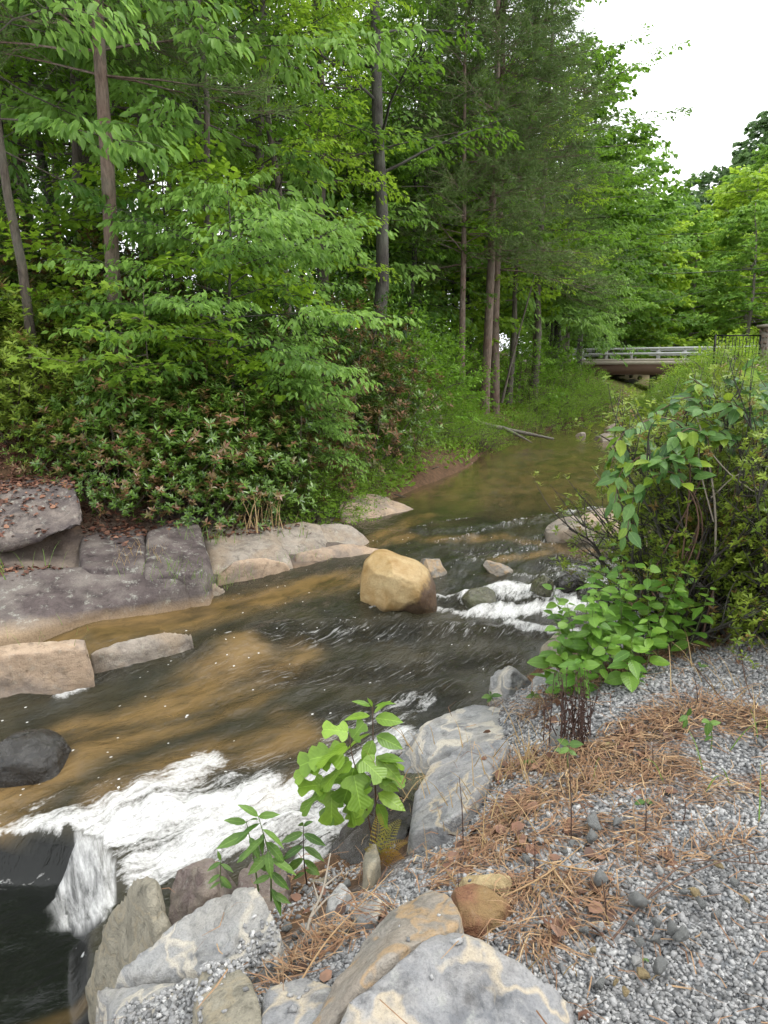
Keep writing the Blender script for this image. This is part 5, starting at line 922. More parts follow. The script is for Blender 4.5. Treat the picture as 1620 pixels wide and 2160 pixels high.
# ------------------------------------------------------------------ plants of the near bank
def hires(us, ws, **kw):
    V, Fq = _leafmesh(us, ws, **kw); return V, Fq
OV = hires([0, .12, .32, .58, .82, 1], [.0, .17, .27, .25, .13, 0]); OVN = hires([0, .15, .4, .7, 1], [0, .11, .17, .13, 0], droop=.25); RND = hires([0, .1, .3, .6, .85, 1], [.05, .27, .38, .34, .18, .02], droop=.12)
def lobed():
    h = [(0, 0), (-.03, .10), (-.01, .26), (.08, .40), (.19, .47), (.27, .38), (.34, .24), (.44, .18), (.55, .21), (.68, .33), (.82, .41), (.91, .30), (.97, .13), (.92, 0)]; n = len(h)
    zf = lambda u, w: .10 * w - .16 * u * u - .22 * w * w
    V = [(u, w, zf(u, w)) for u, w in h] + [(u, -w, zf(u, w)) for u, w in h[1:-1]]; m = len(V)
    V += [(.19, 0, zf(.19, 0)), (.44, 0, zf(.44, 0)), (.7, 0, zf(.7, 0))]; L_ = lambda i, e: i if e > 0 or i in (0, n - 1) else n + i - 1
    fs = []
    for e in (1, -1):
        q = [(0, 1, 2, m), (2, 3, 4, m), (4, 5, 6, m), (m, 6, 7, m + 1), (m + 1, 7, 8, m + 2), (m + 2, 8, 9, 10), (m + 2, 10, 11, 12), (m + 2, 12, 13, 13)]
        for f in q:
            g_ = [i if i >= m else L_(i, e) for i in f]; fs.append(g_[::-1] if e > 0 else g_)
    return np.array(V, float), np.array(fs)
def M_bigleaf(name, c1, c2, transl=.35, rough=.4):
    t = NT(name); r = t.n('ObjectInfo').outputs['Random']; o = t.obj(); xyz = t.n('SeparateXYZ', Vector=o); ay = t.math('ABSOLUTE', xyz.outputs['Y'])
    col = t.mix(r, c1, c2); col = t.mix(t.ramp(ay, [(.0, .55), (.018, 0.0)]), col, tuple(min(1, q * 1.7 + .03) for q in c2))
    wv = t.n('TexWave', {'wave_type': 'BANDS', 'bands_direction': 'X'}, Vector=t.n('CombineXYZ', X=t.math('SUBTRACT', xyz.outputs['X'], t.math('MULTIPLY', ay, .9)), Y=0.0, Z=0.0).outputs[0], Scale=2.4, Distortion=.3).outputs['Fac']
    n = t.noise(o, 6, 4, .6); col = t.mix(t.ramp(n, [(.45, 0.0), (.75, .35)]), col, tuple(q * .6 for q in c1))
    p = t.pbr(Base_Color=col, Roughness=rough, Specular_IOR_Level=.45, Normal=t.bump(t.math('ADD', wv, t.math('MULTIPLY', n, .5)), .12, .02))
    return t.done(t.n('MixShader', i0=transl, i1=p, i2=t.n('BsdfTranslucent', Color=t.mix(.5, col, c2)).outputs[0]).outputs[0])
BL = dict(sap=M_bigleaf('sapling_leaf', (.11, .22, .022), (.25, .40, .045)), rose=M_bigleaf('cane_leaf', (.04, .11, .028), (.14, .27, .06)), rosey=M_bigleaf('young_cane_leaf', (.13, .24, .02), (.26, .36, .035)), herb=M_bigleaf('herb_leaf', (.07, .175, .022), (.19, .34, .045)), seed=M_bigleaf('seedling_leaf', (.06, .14, .025), (.14, .25, .04)))
LF = {}
def leafme(shape, mat):
    if (shape, mat) not in LF:
        V, Fq = {'ov': OV, 'ovn': OVN, 'rnd': RND, 'lobe': lobed()}[shape]; tr = Fq[:, 2] == Fq[:, 3]; tr |= Fq[:, 0] == Fq[:, 1]; Ft = np.array([[v for i, v in enumerate(f) if v not in f[:i]] for f in Fq[tr].tolist()]).reshape(-1, 3); LF[shape, mat] = mesh('leaf', V, [Fq[~tr], Ft], BL[mat], True)
    return LF[shape, mat]
def leaf(parent, me, pos, d, up, ln, name='leaf'):
    d = Vector(d).normalized(); s = Vector(up).cross(d); s = s.normalized() if s.length > 1e-4 else Vector((0, 1, 0)); n = d.cross(s)
    M = Matrix((d, s, n)).transposed().to_4x4(); o = bpy.data.objects.new(name, me); COL.objects.link(o); o.parent = parent
    o.matrix_local = Matrix.Translation(Vector(pos)) @ M @ Matrix.Diagonal((ln, ln, ln, 1)); return o
def stems(parent, paths, mat, name='stem', r0=.004, r1=.0015, sides=5):
    s = Soup()
    for P, ra, rb in paths: s.tube(P, np.linspace(ra, rb, len(P)), sides, False)
    return link(name, s.mesh(name, mat), parent)
M_green = M_plain('green_stem', (.10, .14, .04), .6); M_redst = M_plain('reddish_stem', (.10, .055, .035), .6); M_twig = M_plain('grey_twig', (.30, .26, .21), .8, sc=40); M_dry = M_plain('dry_stem', (.34, .22, .11), .8, sc=40); M_dk = M_plain('dark_dead_stalk', (.055, .028, .02), .8, sc=60)

# sapling with lobed leaves
base = W(790, 1805, -.52); Ys = base[1]; r_ = empty('sapling', base); tag(r_, 'bright green sapling with lobed leaves growing out of the dark wet boulder', 'sapling')
def loc(px, py, dy=0.0): return at(px, py, Ys + dy) - base
P1 = catmull([loc(790, 1810), loc(793, 1700, .02), (loc(788, 1600, .02)), loc(786, 1490, .0)], 5); P2 = catmull([loc(788, 1790), loc(770, 1690, -.03), loc(742, 1590, -.06), loc(738, 1545, -.06)], 5); P3 = catmull([loc(786, 1720, .0), loc(740, 1680, -.05), loc(690, 1660, -.08)], 5)
stems(r_, [(P1, .0055, .002), (P2, .004, .0015), (P3, .003, .0012)], M_redst)
for k, (px, py, dy, ang, tow, ln, sh) in enumerate([(738, 1545, -.06, 150, .25, 62, 'lobe'), (735, 1570, -.08, 200, .5, 84, 'lobe'), (742, 1600, -.08, 215, .6, 92, 'lobe'), (748, 1615, -.05, 255, .7, 88, 'lobe'), (730, 1590, -.06, 170, .3, 86, 'lobe'), (745, 1630, -.1, 285, .9, 80, 'lobe'), (760, 1600, -.08, 330, .8, 66, 'lobe'), (742, 1560, -.04, 70, .1, 50, 'lobe'),
        (690, 1660, -.08, 215, .5, 80, 'lobe'), (700, 1665, -.08, 270, .7, 78, 'lobe'), (715, 1670, -.06, 240, .6, 74, 'lobe'), (690, 1655, -.07, 165, .3, 66, 'lobe'), (725, 1680, -.04, 300, .7, 66, 'lobe'), (740, 1690, -.04, 285, .6, 56, 'lobe'), (736, 1640, -.05, 180, .4, 70, 'lobe'), (700, 1590, -.06, 190, .3, 80, 'lobe'), (678, 1610, -.06, 200, .35, 70, 'lobe'),
        (786, 1492, 0, 135, .2, 46, 'ovn'), (786, 1492, 0, 40, .2, 52, 'ovn'), (786, 1494, .0, 100, .1, 30, 'ovn'), (786, 1510, 0, 165, .3, 62, 'ov'), (786, 1515, 0, 10, .3, 66, 'ov'), (786, 1508, 0, 60, -.2, 50, 'ovn'), (788, 1545, 0, 200, .4, 78, 'ov'), (788, 1550, 0, 345, .4, 70, 'ov'), (788, 1555, 0, 250, .8, 64, 'ov'), (789, 1590, 0, 320, .6, 84, 'ov'), (789, 1595, 0, 215, .5, 76, 'ov'), (790, 1600, 0, 20, .3, 66, 'ov'),
        (791, 1635, 0, 330, .5, 62, 'ov'), (791, 1640, 0, 205, .5, 60, 'ov'), (792, 1670, 0, 340, .5, 78, 'ov'), (792, 1680, 0, 230, .5, 70, 'ov'), (792, 1690, 0, 300, .6, 58, 'ov'), (800, 1640, 0, 5, .2, 60, 'lobe'), (805, 1600, 0, 350, .3, 55, 'lobe'), (792, 1660, -.03, 180, .5, 64, 'ov'), (775, 1700, -.03, 200, .5, 56, 'ov'), (792, 1720, 0, 320, .4, 40, 'ov')]):
    a = R(ang); t = .35; d = np.array((math.cos(a), -tow * .6, math.sin(a) * .75 - .12)); up = np.array((0, -.22, 1.0)) + gg.normal(0, .38, 3)
    leaf(r_, leafme(sh, 'sap'), loc(px, py, dy) + d * .012, d, up, ln * 3.2 / F * .88)

def seedling(name, label, px, py, z, topx, topy, lv, mat='seed', sh='ovn', stemmat=None, group=None, dy=0.0):
    b = W(px, py, z); r = empty(name, b); tag(r, label, 'plant', group); Yb = b[1]
    L_ = lambda x, y: at(x, y, Yb + dy) - b
    P = catmull([np.zeros(3), (L_(px, py) + L_(topx, topy)) / 2 + gg.normal(0, .008, 3), L_(topx, topy)], 5); stems(r, [(P, .004, .0015)], stemmat or M_green)
    n = len(P)
    for f, ang, ln in lv:
        q = np.array([np.interp(f, np.linspace(0, 1, n), P[:, c]) for c in range(3)]); a = R(ang); d = np.array((math.cos(a), -.35 + gg.normal(0, .2), math.sin(a) * .8)); leaf(r, leafme(sh, mat), q, d, np.array((0, -.6, 1)) + gg.normal(0, .3, 3), ln * (Yb + .2) / F * 1.1)
    return r
seedling('seedling', 'leafy seedling with lance shaped leaves growing between the split rock and pale block', 572, 1900, -.28, 545, 1722, [(1, 120, 50), (1, 30, 46), (.92, 200, 60), (.85, 330, 56), (.75, 215, 62), (.7, 310, 60), (.55, 225, 58), (.5, 335, 62), (.35, 320, 50), (.3, 200, 40), (.15, 300, 56), (.1, 340, 44), (.8, 260, 50), (.6, 280, 52)])
seedling('seedling', 'second stem of lance leaved seedling rising before the split rock', 545, 1880, -.25, 520, 1735, [(1, 150, 44), (1, 60, 44), (.85, 190, 66), (.8, 300, 50), (.6, 220, 50), (.5, 320, 44)])
seedling('seedling', 'seedling with dark stem and five leaf pairs in front of white water', 648, 1870, -.8, 640, 1742, [(1, 110, 32), (1, 60, 30), (.9, 190, 48), (.88, 340, 50), (.7, 200, 50), (.68, 335, 50), (.5, 215, 54), (.48, 325, 44), (.25, 200, 30), (.3, 340, 30)], stemmat=M_dk)
seedling('seedling', 'small narrow leaved sprout on the purple brown rock', 468, 1872, -.25, 466, 1815, [(1, 100, 22), (.95, 200, 30), (.9, 340, 30), (.6, 210, 30), (.55, 325, 32), (.3, 200, 26), (.25, 340, 24)])
for px, py, tx, ty, lv, lb in [(1200, 1625, 1200, 1570, [(1, 30, 40), (1, 150, 34), (.9, 200, 32), (.8, 340, 26)], 'pale green sprout in the dry grass below the dead weeds'), (1190, 1600, 1186, 1582, [(1, 20, 26), (1, 160, 26)], 'tiny two leaved sprout beside the dry grass'), (1110, 1612, 1110, 1606, [(1, 10, 24), (1, 170, 20), (.9, 60, 16)], 'low green sprout on the pine straw beside the grey slab'), (1360, 2030, 1360, 2022, [(1, 200, 14), (1, 330, 16)], 'tiny sprout among the dark stones'), (1360, 1700, 1360, 1690, [(1, 190, 30), (1, 350, 26)], 'flat green sprout on open gravel'), (1290, 1575, 1288, 1568, [(1, 185, 18), (1, 350, 20)], 'small pale sprout amid pine straw and dead leaves'), (1500, 1580, 1495, 1520, [(1, 265, 44), (1, 160, 30), (.9, 20, 30), (.5, 200, 26)], 'drooping leafed sprout beside the grass blades'), (1450, 1545, 1450, 1510, [(1, 200, 30), (1, 80, 26), (.8, 250, 30)], 'yellowish young sprout behind the grass blades'), (1345, 1450, 1345, 1430, [(1, 170, 26), (1, 60, 20), (.8, 350, 20)], 'young sprout on gravel below the green herbs'), (1040, 1478, 1036, 1468, [(1, 170, 30), (1, 20, 30), (.9, 100, 26), (.8, 230, 20)], 'green herb sprout at the foot of the jagged rock'), (1125, 1475, 1125, 1466, [(1, 200, 22), (1, 345, 26), (.8, 90, 20)], 'low leafy sprout on brown litter beside the jagged rock'), (1480, 1420, 1478, 1405, [(1, 120, 24), (1, 20, 20)], 'tiny bright sprout in litter below the shrub')]:
    zz = -.02
    for _i in range(4): p = W(px, py, zz); zz = .5 * zz + .5 * gz(p[0], p[1])
    seedling('sprout', lb, px, py, zz, tx, ty, [(f, a, l * .72) for f, a, l in lv], 'seed', 'ov')

# fern with orange fronds
b = W(795, 1830, -.42); r_ = empty('fern', b); tag(r_, 'small fern with gold and orange fronds beside the grey slab', 'fern')
t = NT('fern_frond'); fc_ = t.mix(t.n('ObjectInfo').outputs['Random'], (.30, .30, .05), (.40, .16, .035)); M_fern = t.done(t.n('MixShader', i0=.3, i1=t.pbr(Base_Color=fc_, Roughness=.6), i2=t.n('BsdfTranslucent', Color=fc_).outputs[0]).outputs[0])
def frond(tip, n=13):
    P = catmull([(0, 0, 0), tip * .55 + np.array((0, 0, .03)), tip], 6); s = Soup(); s.tube(P, np.linspace(.0015, .0005, len(P)), 3, False); ln = np.linalg.norm(tip)
    for k in range(3, n + 3):
        f = k / (n + 3); q = np.array([np.interp(f, np.linspace(0, 1, len(P)), P[:, c]) for c in range(3)]); a = nrm(tip); sd3 = nrm(np.cross(a, (0.1, -.9, .4))); w_ = .22 * ln * (1 - f) ** .8 + .005
        for e in (1, -1):
            d = nrm(sd3 * e + a * .45); u = q + d * w_; m = q + d * w_ * .5; h = a * w_ * .07
            s.add(np.array([q, m + h, u, m - h]), np.array([(0, 1, 2, 3)]))
            for v in (.35, .6, .8):
                c = q + d * w_ * v
                for e2 in (1, -1): s.add(np.array([c - d * .002, c + a * e2 * w_ * .16 + d * w_ * .06, c + d * w_ * .07]), np.array([(0, 1, 2)]))
    return s.mesh('frond', M_fern, False)
for px, py, dy in [(845, 1728, .05), (800, 1715, .06), (860, 1775, .0), (770, 1790, -.05), (855, 1810, -.1), (822, 1740, 0), (845, 1800, -.06), ]:
    link('frond', frond(at(px, py, b[1] + dy) - b), r_)

# dead dark weeds
b = W(1205, 1572, .0); r_ = empty('dead_weeds', b); tag(r_, 'clump of dead blackish brown weed stalks on the pine straw', 'dead weeds')
for k in range(34):
    x0 = gg.normal(1206, 26); y0 = 1576 - gg.uniform(0, 30); top = gg.uniform(1405, 1500); p0 = at(x0, y0, b[1] + gg.uniform(-.02, .12)) - b; p1 = at(x0 + gg.normal(0, 16), top, b[1] + gg.uniform(-.02, .12)) - b
    s = Soup(); P = catmull([p0, (p0 + p1) / 2 + gg.normal(0, .008, 3), p1], 4); s.tube(P, np.linspace(.0028, .0012, len(P)), 4, False)
    for j in range(16):
        q = P[gg.integers(1, len(P))] + gg.normal(0, .004, 3); d = nrm(gg.normal(0, 1, 3) + np.array((0, 0, -.6))) * gg.uniform(.008, .022); w_ = np.cross(d, (.3, .8, .2)) * .35; s.add(np.array([q, q + d * .5 + w_, q + d, q + d * .5 - w_]), np.array([(0, 1, 2, 3)]))
    link('stalk', s.mesh('stalk', M_dk, False), r_)
# single dry stalks and fallen twigs
def stick(name, label, pts, r0, r1, mat, branches=(), cat='twig'):
    P = np.array([at(px, py, Yd) for px, py, Yd in pts]); b = P[0].copy(); s = Soup(); C_ = catmull(P - b, 4); s.tube(C_, np.linspace(r0, r1, len(C_)), 6)
    for br in branches: Q = np.array([at(px, py, Yd) for px, py, Yd in br]) - b; Q = catmull(Q, 4); s.tube(Q, np.linspace(r0 * .6, r1 * .7, len(Q)), 4)
    return tag(link(name, s.mesh(name, mat), loc=b), label, cat)
def gp(px, py, z0=-.02):
    for _i in range(5): p = W(px, py, z0); z0 = .5 * z0 + .5 * gz(p[0], p[1])
    return p
for k, (bx, by, tx, ty, lb, mt) in enumerate([(977, 1785, 969, 1640, 'thin dark bare stalk beside the smooth grey slab', M_dk), (1205, 1780, 1200, 1590, 'tall brown dry stalk between two gravel patches', M_dk), (1472, 1490, 1464, 1420, 'dark forked stalk on gravel below the shrub', M_dk), (1375, 1630, 1376, 1575, 'short dark stump like stalk in the pine straw', M_dk), (962, 1915, 966, 1840, 'short reddish stalk at the wedge boulder', M_dk), (1280, 1950, 1270, 1855, 'bare dark stalk beside the pile of dark stones', M_dk), (1360, 1760, 1362, 1690, 'thin brown stalk on open gravel', M_dk), (1125, 1870, 1128, 1770, 'bent dry stalk near the small stones', M_dk), (1440, 1740, 1446, 1690, 'thin dark stalk by the right hand straw', M_dk), (1105, 2005, 1102, 1975, 'short black stalk on white gravel', M_dk), (1345, 1820, 1335, 1700, 'pale straw stalk leaning on gravel', M_dry)]):
    p = gp(bx, by); Yd = p[1]; stick('dry_stalk', lb, [(bx, by, Yd), ((bx + tx) / 2 + 2, (by + ty) / 2, Yd), (tx, ty, Yd)], .0028, .0012, mt, [((((bx + tx) / 2), (by + ty) / 2, Yd), (tx + 14, ty + 30, Yd))] if k in (2, 5) else ())
Yt = W(600, 2035, -.2)[1]
stick('fallen_branch', 'bleached grey branch lying across dead leaves beside the pale block', [(596, 2038, Yt), (640, 1985, Yt + .12), (655, 1935, Yt + .22), (680, 1880, Yt + .38), (697, 1800, Yt + .5)], .0085, .0025, M_twig, [((655, 1935, Yt + .22), (690, 1895, Yt + .3), (715, 1885, Yt + .34)), ((672, 1900, Yt + .34), (660, 1860, Yt + .42)), ((683, 1870, Yt + .4), (720, 1840, Yt + .5))], 'branch')
for pts, lb in [([(1360, 1905), (1450, 1870), (1540, 1835), (1640, 1795)], 'long brown twig lying over the gravel'), ([(1290, 1990), (1400, 1880), (1470, 1840), (1620, 1830)], 'thin curved twig across the dark stones'), ([(1290, 1850), (1180, 1850), (1060, 1800)], 'thin straw stem on gravel below the straw mat'), ([(1440, 1380), (1530, 1500), (1640, 1580)], 'long bare reddish twig arching over the gravel'), ([(1560, 1370), (1580, 1480), (1650, 1560)], 'fine bare twig beside the arching reddish twig'), ([(610, 2120), (690, 2010), (790, 1900), (830, 1840)], 'long tan stem leaning across dead leaves'), ([(600, 2160), (660, 2120), (700, 2090)], 'short red brown stick on the blue grey slab'), ([(1050, 1905), (1150, 1870), (1240, 1780)], 'pale straw stem beside the rusty slab')]:
    Q = [gp(px, py) + np.array((0, 0, .012 + .03 * (0 < i < len(pts) - 1))) for i, (px, py) in enumerate(pts)]; b = Q[0].copy(); s = Soup(); C_ = catmull(np.array(Q) - b, 4); s.tube(C_, np.linspace(.0035, .0016, len(C_)), 5)
    tag(link('twig', s.mesh('twig', M_dry if 'tan' in lb or 'straw' in lb else M_redst), loc=b), lb, 'twig')
def tuft(name, label, p, n, h, spread, mat, group=None):
    s = Soup()
    for k in range(n):
        az = gg.uniform(0, 6.283); o = np.array((gg.normal(0, spread * .3), gg.normal(0, spread * .3), -.01)); t = o + np.array((math.cos(az) * spread, math.sin(az) * spread, 1)) * h * gg.uniform(.5, 1.1); m = (o + t) / 2 + np.array((0, 0, h * .15)); P = catmull([o, m, t], 3)
        w_ = np.cross(P[-1] - P[0], gg.normal(0, 1, 3)); w_ = nrm(w_) * .0035 * h / .2; L_ = len(P); ww = np.linspace(1, .15, L_)[:, None] * w_
        s.add(np.vstack([P - ww, P + ww]), np.array([(i, i + 1, L_ + i + 1, L_ + i) for i in range(L_ - 1)]))
    r = tag(empty(name, p), label, 'grass', group); tag(link('blades', s.mesh('blades', mat, False), r), kind='stuff'); return r
t = NT('grass_blade'); M_grass = t.done(t.n('MixShader', i0=.35, i1=t.pbr(Base_Color=(.13, .23, .035, 1), Roughness=.5), i2=t.n('BsdfTranslucent', Color=(.2, .32, .05, 1)).outputs[0]).outputs[0])
t = NT('dry_grass_blade'); M_dgrass = t.done(t.n('MixShader', i0=.3, i1=t.pbr(Base_Color=(.38, .27, .13, 1), Roughness=.7), i2=t.n('BsdfTranslucent', Color=(.4, .28, .14, 1)).outputs[0]).outputs[0])
for px, py, n, h, lb, m_ in [(1120, 1660, 70, .17, 'dry tan grass tuft arching over the straw beside the grey slab', M_dgrass), (1210, 1640, 50, .15, 'dry tan grass tuft below the dead weeds', M_dgrass), (1060, 1700, 40, .12, 'small dry grass tuft at the grey slab edge', M_dgrass), (1500, 1620, 14, .18, 'few green grass blades growing from gravel', M_grass), (1600, 1500, 30, .2, 'dry grass tuft under the arching reddish twig', M_dgrass), (1150, 1930, 36, .12, 'wispy dry grass on white gravel', M_dgrass), (1560, 1460, 24, .16, 'dry grass at the straw edge below the shrub', M_dgrass)]:
    p = gp(px, py); tuft('grass_tuft', lb, p, n, h, .8, m_)
for px, py, z, n, h, lb, m_ in [(345, 1205, -.43, 26, .16, 'green grass tuft on the broad dark bedrock', M_grass), (468, 1228, -.6, 60, .13, 'thick green grass tuft in the joint of tan slabs', M_grass), (420, 1222, -.5, 40, .12, 'low green grass in the bedrock joint', M_grass), (385, 1195, -.4, 12, .15, 'broad bladed green tuft below the triangular slab', M_grass), (440, 1140, -.35, 40, .2, 'green grass growing in the cleft beside the triangular slab', M_grass), (300, 1170, -.35, 40, .16, 'dry grass in the crack between dark slabs', M_dgrass), (545, 1115, -.3, 26, .45, 'tall dry grass stems behind the grey bedrock', M_dgrass), (610, 1130, -.4, 18, .22, 'fresh green sprig on the cracked grey bedrock', M_grass), (660, 1175, -.6, 24, .1, 'small grass patch on the long tan ledge', M_grass), (30, 1200, -.38, 14, .3, 'upright green weed under the overhanging rock', M_grass), (110, 1345, -.66, 10, .12, 'sparse green blades on the straight edged ledge', M_grass), (592, 1175, -.55, 20, .09, 'short grass at the joint of the tan ledge', M_grass)]:
    tuft('grass_tuft', lb, W(px, py, z), n, h, .6, m_)

# ------------------------------------------------------------------ shrubs on the right
b = W(1450, 1375, .02); b = np.array((1.80, 4.35, gz(1.80, 4.35))); r_ = empty('azalea_shrub', b); tag(r_, 'wiry azalea shrub with dark stems and small yellow green leaves on the right bank', 'shrub')
ST_ = []; L = Leaves()
g2 = np.random.default_rng(31)
for i in range(52):
    az = g2.uniform(0, 6.283); sp_ = g2.uniform(.35, 1.0); tip = np.array((math.cos(az) * 1.0 * sp_ + .25, math.sin(az) * .75 * sp_ + .1, g2.uniform(.2, 1.45) * (1.1 - .3 * sp_)))
    o = np.array((g2.normal(.05, .16), g2.normal(0, .14), -.05)); m = o * .5 + tip * .5 + np.array((0, 0, .10)) + g2.normal(0, .05, 3); P = catmull([o, m, tip], 5); ST_.append((P, .012, .003))
    for j in range(10):
        f = g2.uniform(.3, 1.0); q = np.array([np.interp(f, np.linspace(0, 1, len(P)), P[:, c]) for c in range(3)]); d = nrm(tip - o + g2.normal(0, .5, 3)); e = q + d * g2.uniform(.15, .38); e[2] += g2.uniform(-.02, .12)
        ST_.append((catmull([q, (q + e) / 2 + g2.normal(0, .02, 3), e], 3), .0045, .0015))
        for h in range(5):
            c = e + (q - e) * g2.uniform(0, .65) + g2.normal(0, .035, 3)
            if c[0] < .05 and c[2] < .95 and g2.uniform() < .72: continue
            n = 9; th = np.arange(n) * 2.399 + g2.uniform(0, 6); ax = nrm(np.array((0, 0, 1.0)) + g2.normal(0, .4, 3)); s1 = nrm(np.cross(ax, (.2, 1, .1))); s2 = np.cross(ax, s1)
            dd = nrm(np.cos(th)[:, None] * s1 + np.sin(th)[:, None] * s2 + g2.uniform(.1, .7, n)[:, None] * ax); ti = g2.uniform(.0, .95)
            L.add(c[None] + ax * g2.uniform(-.03, .01, n)[:, None], dd, np.repeat(ax[None], n, 0), g2.uniform(.02, .042, n), np.clip(ti + g2.normal(0, .15, n), 0, 1), (g2.uniform() < .08) * .8, 1.35)
stems(r_, ST_, BK['dark'], 'stem', sides=4); tag(link('foliage', L.mesh('azalea_foliage', LM['laurely'], 'lance'), r_), kind='stuff')
def dup(root, loc, rz, label, sc=1.0):
    r = root.copy(); COL.objects.link(r); r.location = loc; r.rotation_euler = (0, 0, rz); r.scale = (sc, sc, sc); r['label'] = label
    for ch in list(root.children):
        c = ch.copy(); COL.objects.link(c); c.parent = r
    return r
dup(r_, (2.45, 4.15, gz(2.45, 4.15)), 2.1, 'second wiry azalea with yellow green leaves farther from the water', 1.0)
dup(r_, (2.25, 4.9, gz(2.25, 4.9)), 4.0, 'azalea shrub rising behind the two wiry azaleas', 1.08)
def cane(name, label, b, paths, leaves_per, ln, mats, sh='ov', group=None, r0=.006):
    r = empty(name, b); tag(r, label, 'shrub', group); S_ = []
    for pts in paths:
        P = np.array(pts) - b; P[0] += np.array((g2.normal(0, .16), g2.normal(0, .12), 0)); P = catmull(P + g2.normal(0, .02, P.shape), 6); S_.append((P, r0, r0 * .3)); n = len(P)
        for j in range(leaves_per):
            f = .38 + .62 * (j + g2.uniform(0, .8)) / leaves_per; q = np.array([np.interp(min(f, 1), np.linspace(0, 1, n), P[:, c]) for c in range(3)]); d0 = nrm(P[min(n - 1, int(f * n))] - P[max(0, int(f * n) - 2)]); e = 1 if j % 2 else -1
            s1 = nrm(np.cross(d0, (0, 0, 1.0)) + 1e-3); d = nrm(d0 * .5 + s1 * e * .8 + g2.normal(0, .35, 3) - np.array((0, 0, .35))); up = nrm(np.array((-.1, -.5, 1.0)) + g2.normal(0, .3, 3))
            leaf(r, leafme(sh, mats[0] if g2.uniform() > .16 + .2 * (f > .9) else mats[1]), q + d * .015, d, up, ln * g2.uniform(.7, 1.2))
    stems(r, S_, M_redst, 'stem'); return r
def AT(*q): return [at(*p) for p in q]
b1 = np.array((1.55, 4.15, gz(1.55, 4.15)))
cane('cane_shrub', 'arching canes with large dark green oval leaves hanging over the water', b1, [[b1, at(1494, 1050, 4.2), at(1428, 880, 4.2), at(1328, 920, 4.15), at(1290, 985, 4.1)], [b1, at(1484, 1100, 4.1), at(1408, 960, 4.05), at(1328, 990, 4.0), at(1298, 1060, 4.0)], [b1, at(1468, 1120, 4.0), at(1398, 1000, 3.95), at(1338, 1040, 3.95), at(1313, 1130, 3.9)], [b1, at(1504, 1000, 4.3), at(1468, 850, 4.35), at(1388, 860, 4.3), at(1338, 900, 4.3)], [b1, at(1494, 1000, 4.1), at(1448, 900, 4.05), at(1378, 940, 4.0)], [b1, at(1464, 1050, 4.0), at(1428, 960, 3.95), at(1368, 985, 3.9)]], 30, .10, ('rose', 'rosey'), group=None)
b2 = np.array((1.95, 4.3, gz(1.95, 4.3)))
cane('cane_shrub', 'tall upright canes with large leaves rising above the azalea', b2, [[b2, at(1554, 1000, 4.4), at(1514, 850, 4.4), at(1476, 800, 4.35)], [b2, at(1574, 1000, 4.3), at(1564, 850, 4.3), at(1554, 775, 4.3)], [b2, at(1614, 1000, 4.4), at(1624, 870, 4.4), at(1614, 790, 4.4)], [b2, at(1664, 1000, 4.3), at(1674, 880, 4.3), at(1694, 800, 4.3)], [b2, at(1544, 980, 4.2), at(1504, 900, 4.15), at(1468, 870, 4.1)], [b2, at(1594, 950, 4.2), at(1574, 880, 4.1), at(1534, 850, 4.05)], [b2, at(1634, 980, 4.2), at(1644, 900, 4.15), at(1604, 850, 4.1)], [b2, at(1534, 1000, 4.5), at(1494, 880, 4.6), at(1448, 830, 4.6)], [b2, at(1654, 1050, 4.2), at(1674, 950, 4.1), at(1634, 920, 4.0)]], 27, .10, ('rose', 'rosey'))
stick('dead_cane', 'bare pale dead canes tangled in the azalea shrub', [(1500, 1330, 4.2), (1510, 1100, 4.1), (1490, 950, 4.1), (1470, 880, 4.1)], .008, .003, M_twig, [((1500, 1050, 4.1), (1560, 1000, 4.05), (1600, 1035, 4.0)), ((1480, 930, 4.1), (1540, 1000, 4.05), (1625, 1060, 4.0)), ((1505, 1100, 4.1), (1475, 980, 4.05), (1478, 900, 4.05))], 'cane')
def herb(px, py, h, tilt, n=7, ln=.07):
    p = gp(px, py); r = empty('leafy_herb', p); tag(r, 'leafy green herb with paired oval leaves under the azalea shrub', 'herb', 'herbs under the azalea')
    top = np.array((tilt + g2.normal(0, .06), g2.normal(-.06, .06), h)); P = catmull([(0, 0, -.02), top * .5 + g2.normal(0, .015, 3), top], 4); stems(r, [(P, .003, .0012)], M_green); m = len(P)
    for j in range(n):
        f = .25 + .75 * j / (n - 1); q = np.array([np.interp(f, np.linspace(0, 1, m), P[:, c]) for c in range(3)]); a = j * 1.57 + g2.normal(0, .3); s_l = ln * (1.15 - .55 * f ** 3) * g2.uniform(.75, 1.2)
        for e in (0, math.pi):
            d = np.array((math.cos(a + e), math.sin(a + e), g2.normal(.0, .22))); leaf(r, leafme('rnd' if g2.uniform() < .5 else 'ov', 'herb'), q + d * .008, d, np.array((0, -.35, 1)) + g2.normal(0, .25, 3), s_l)
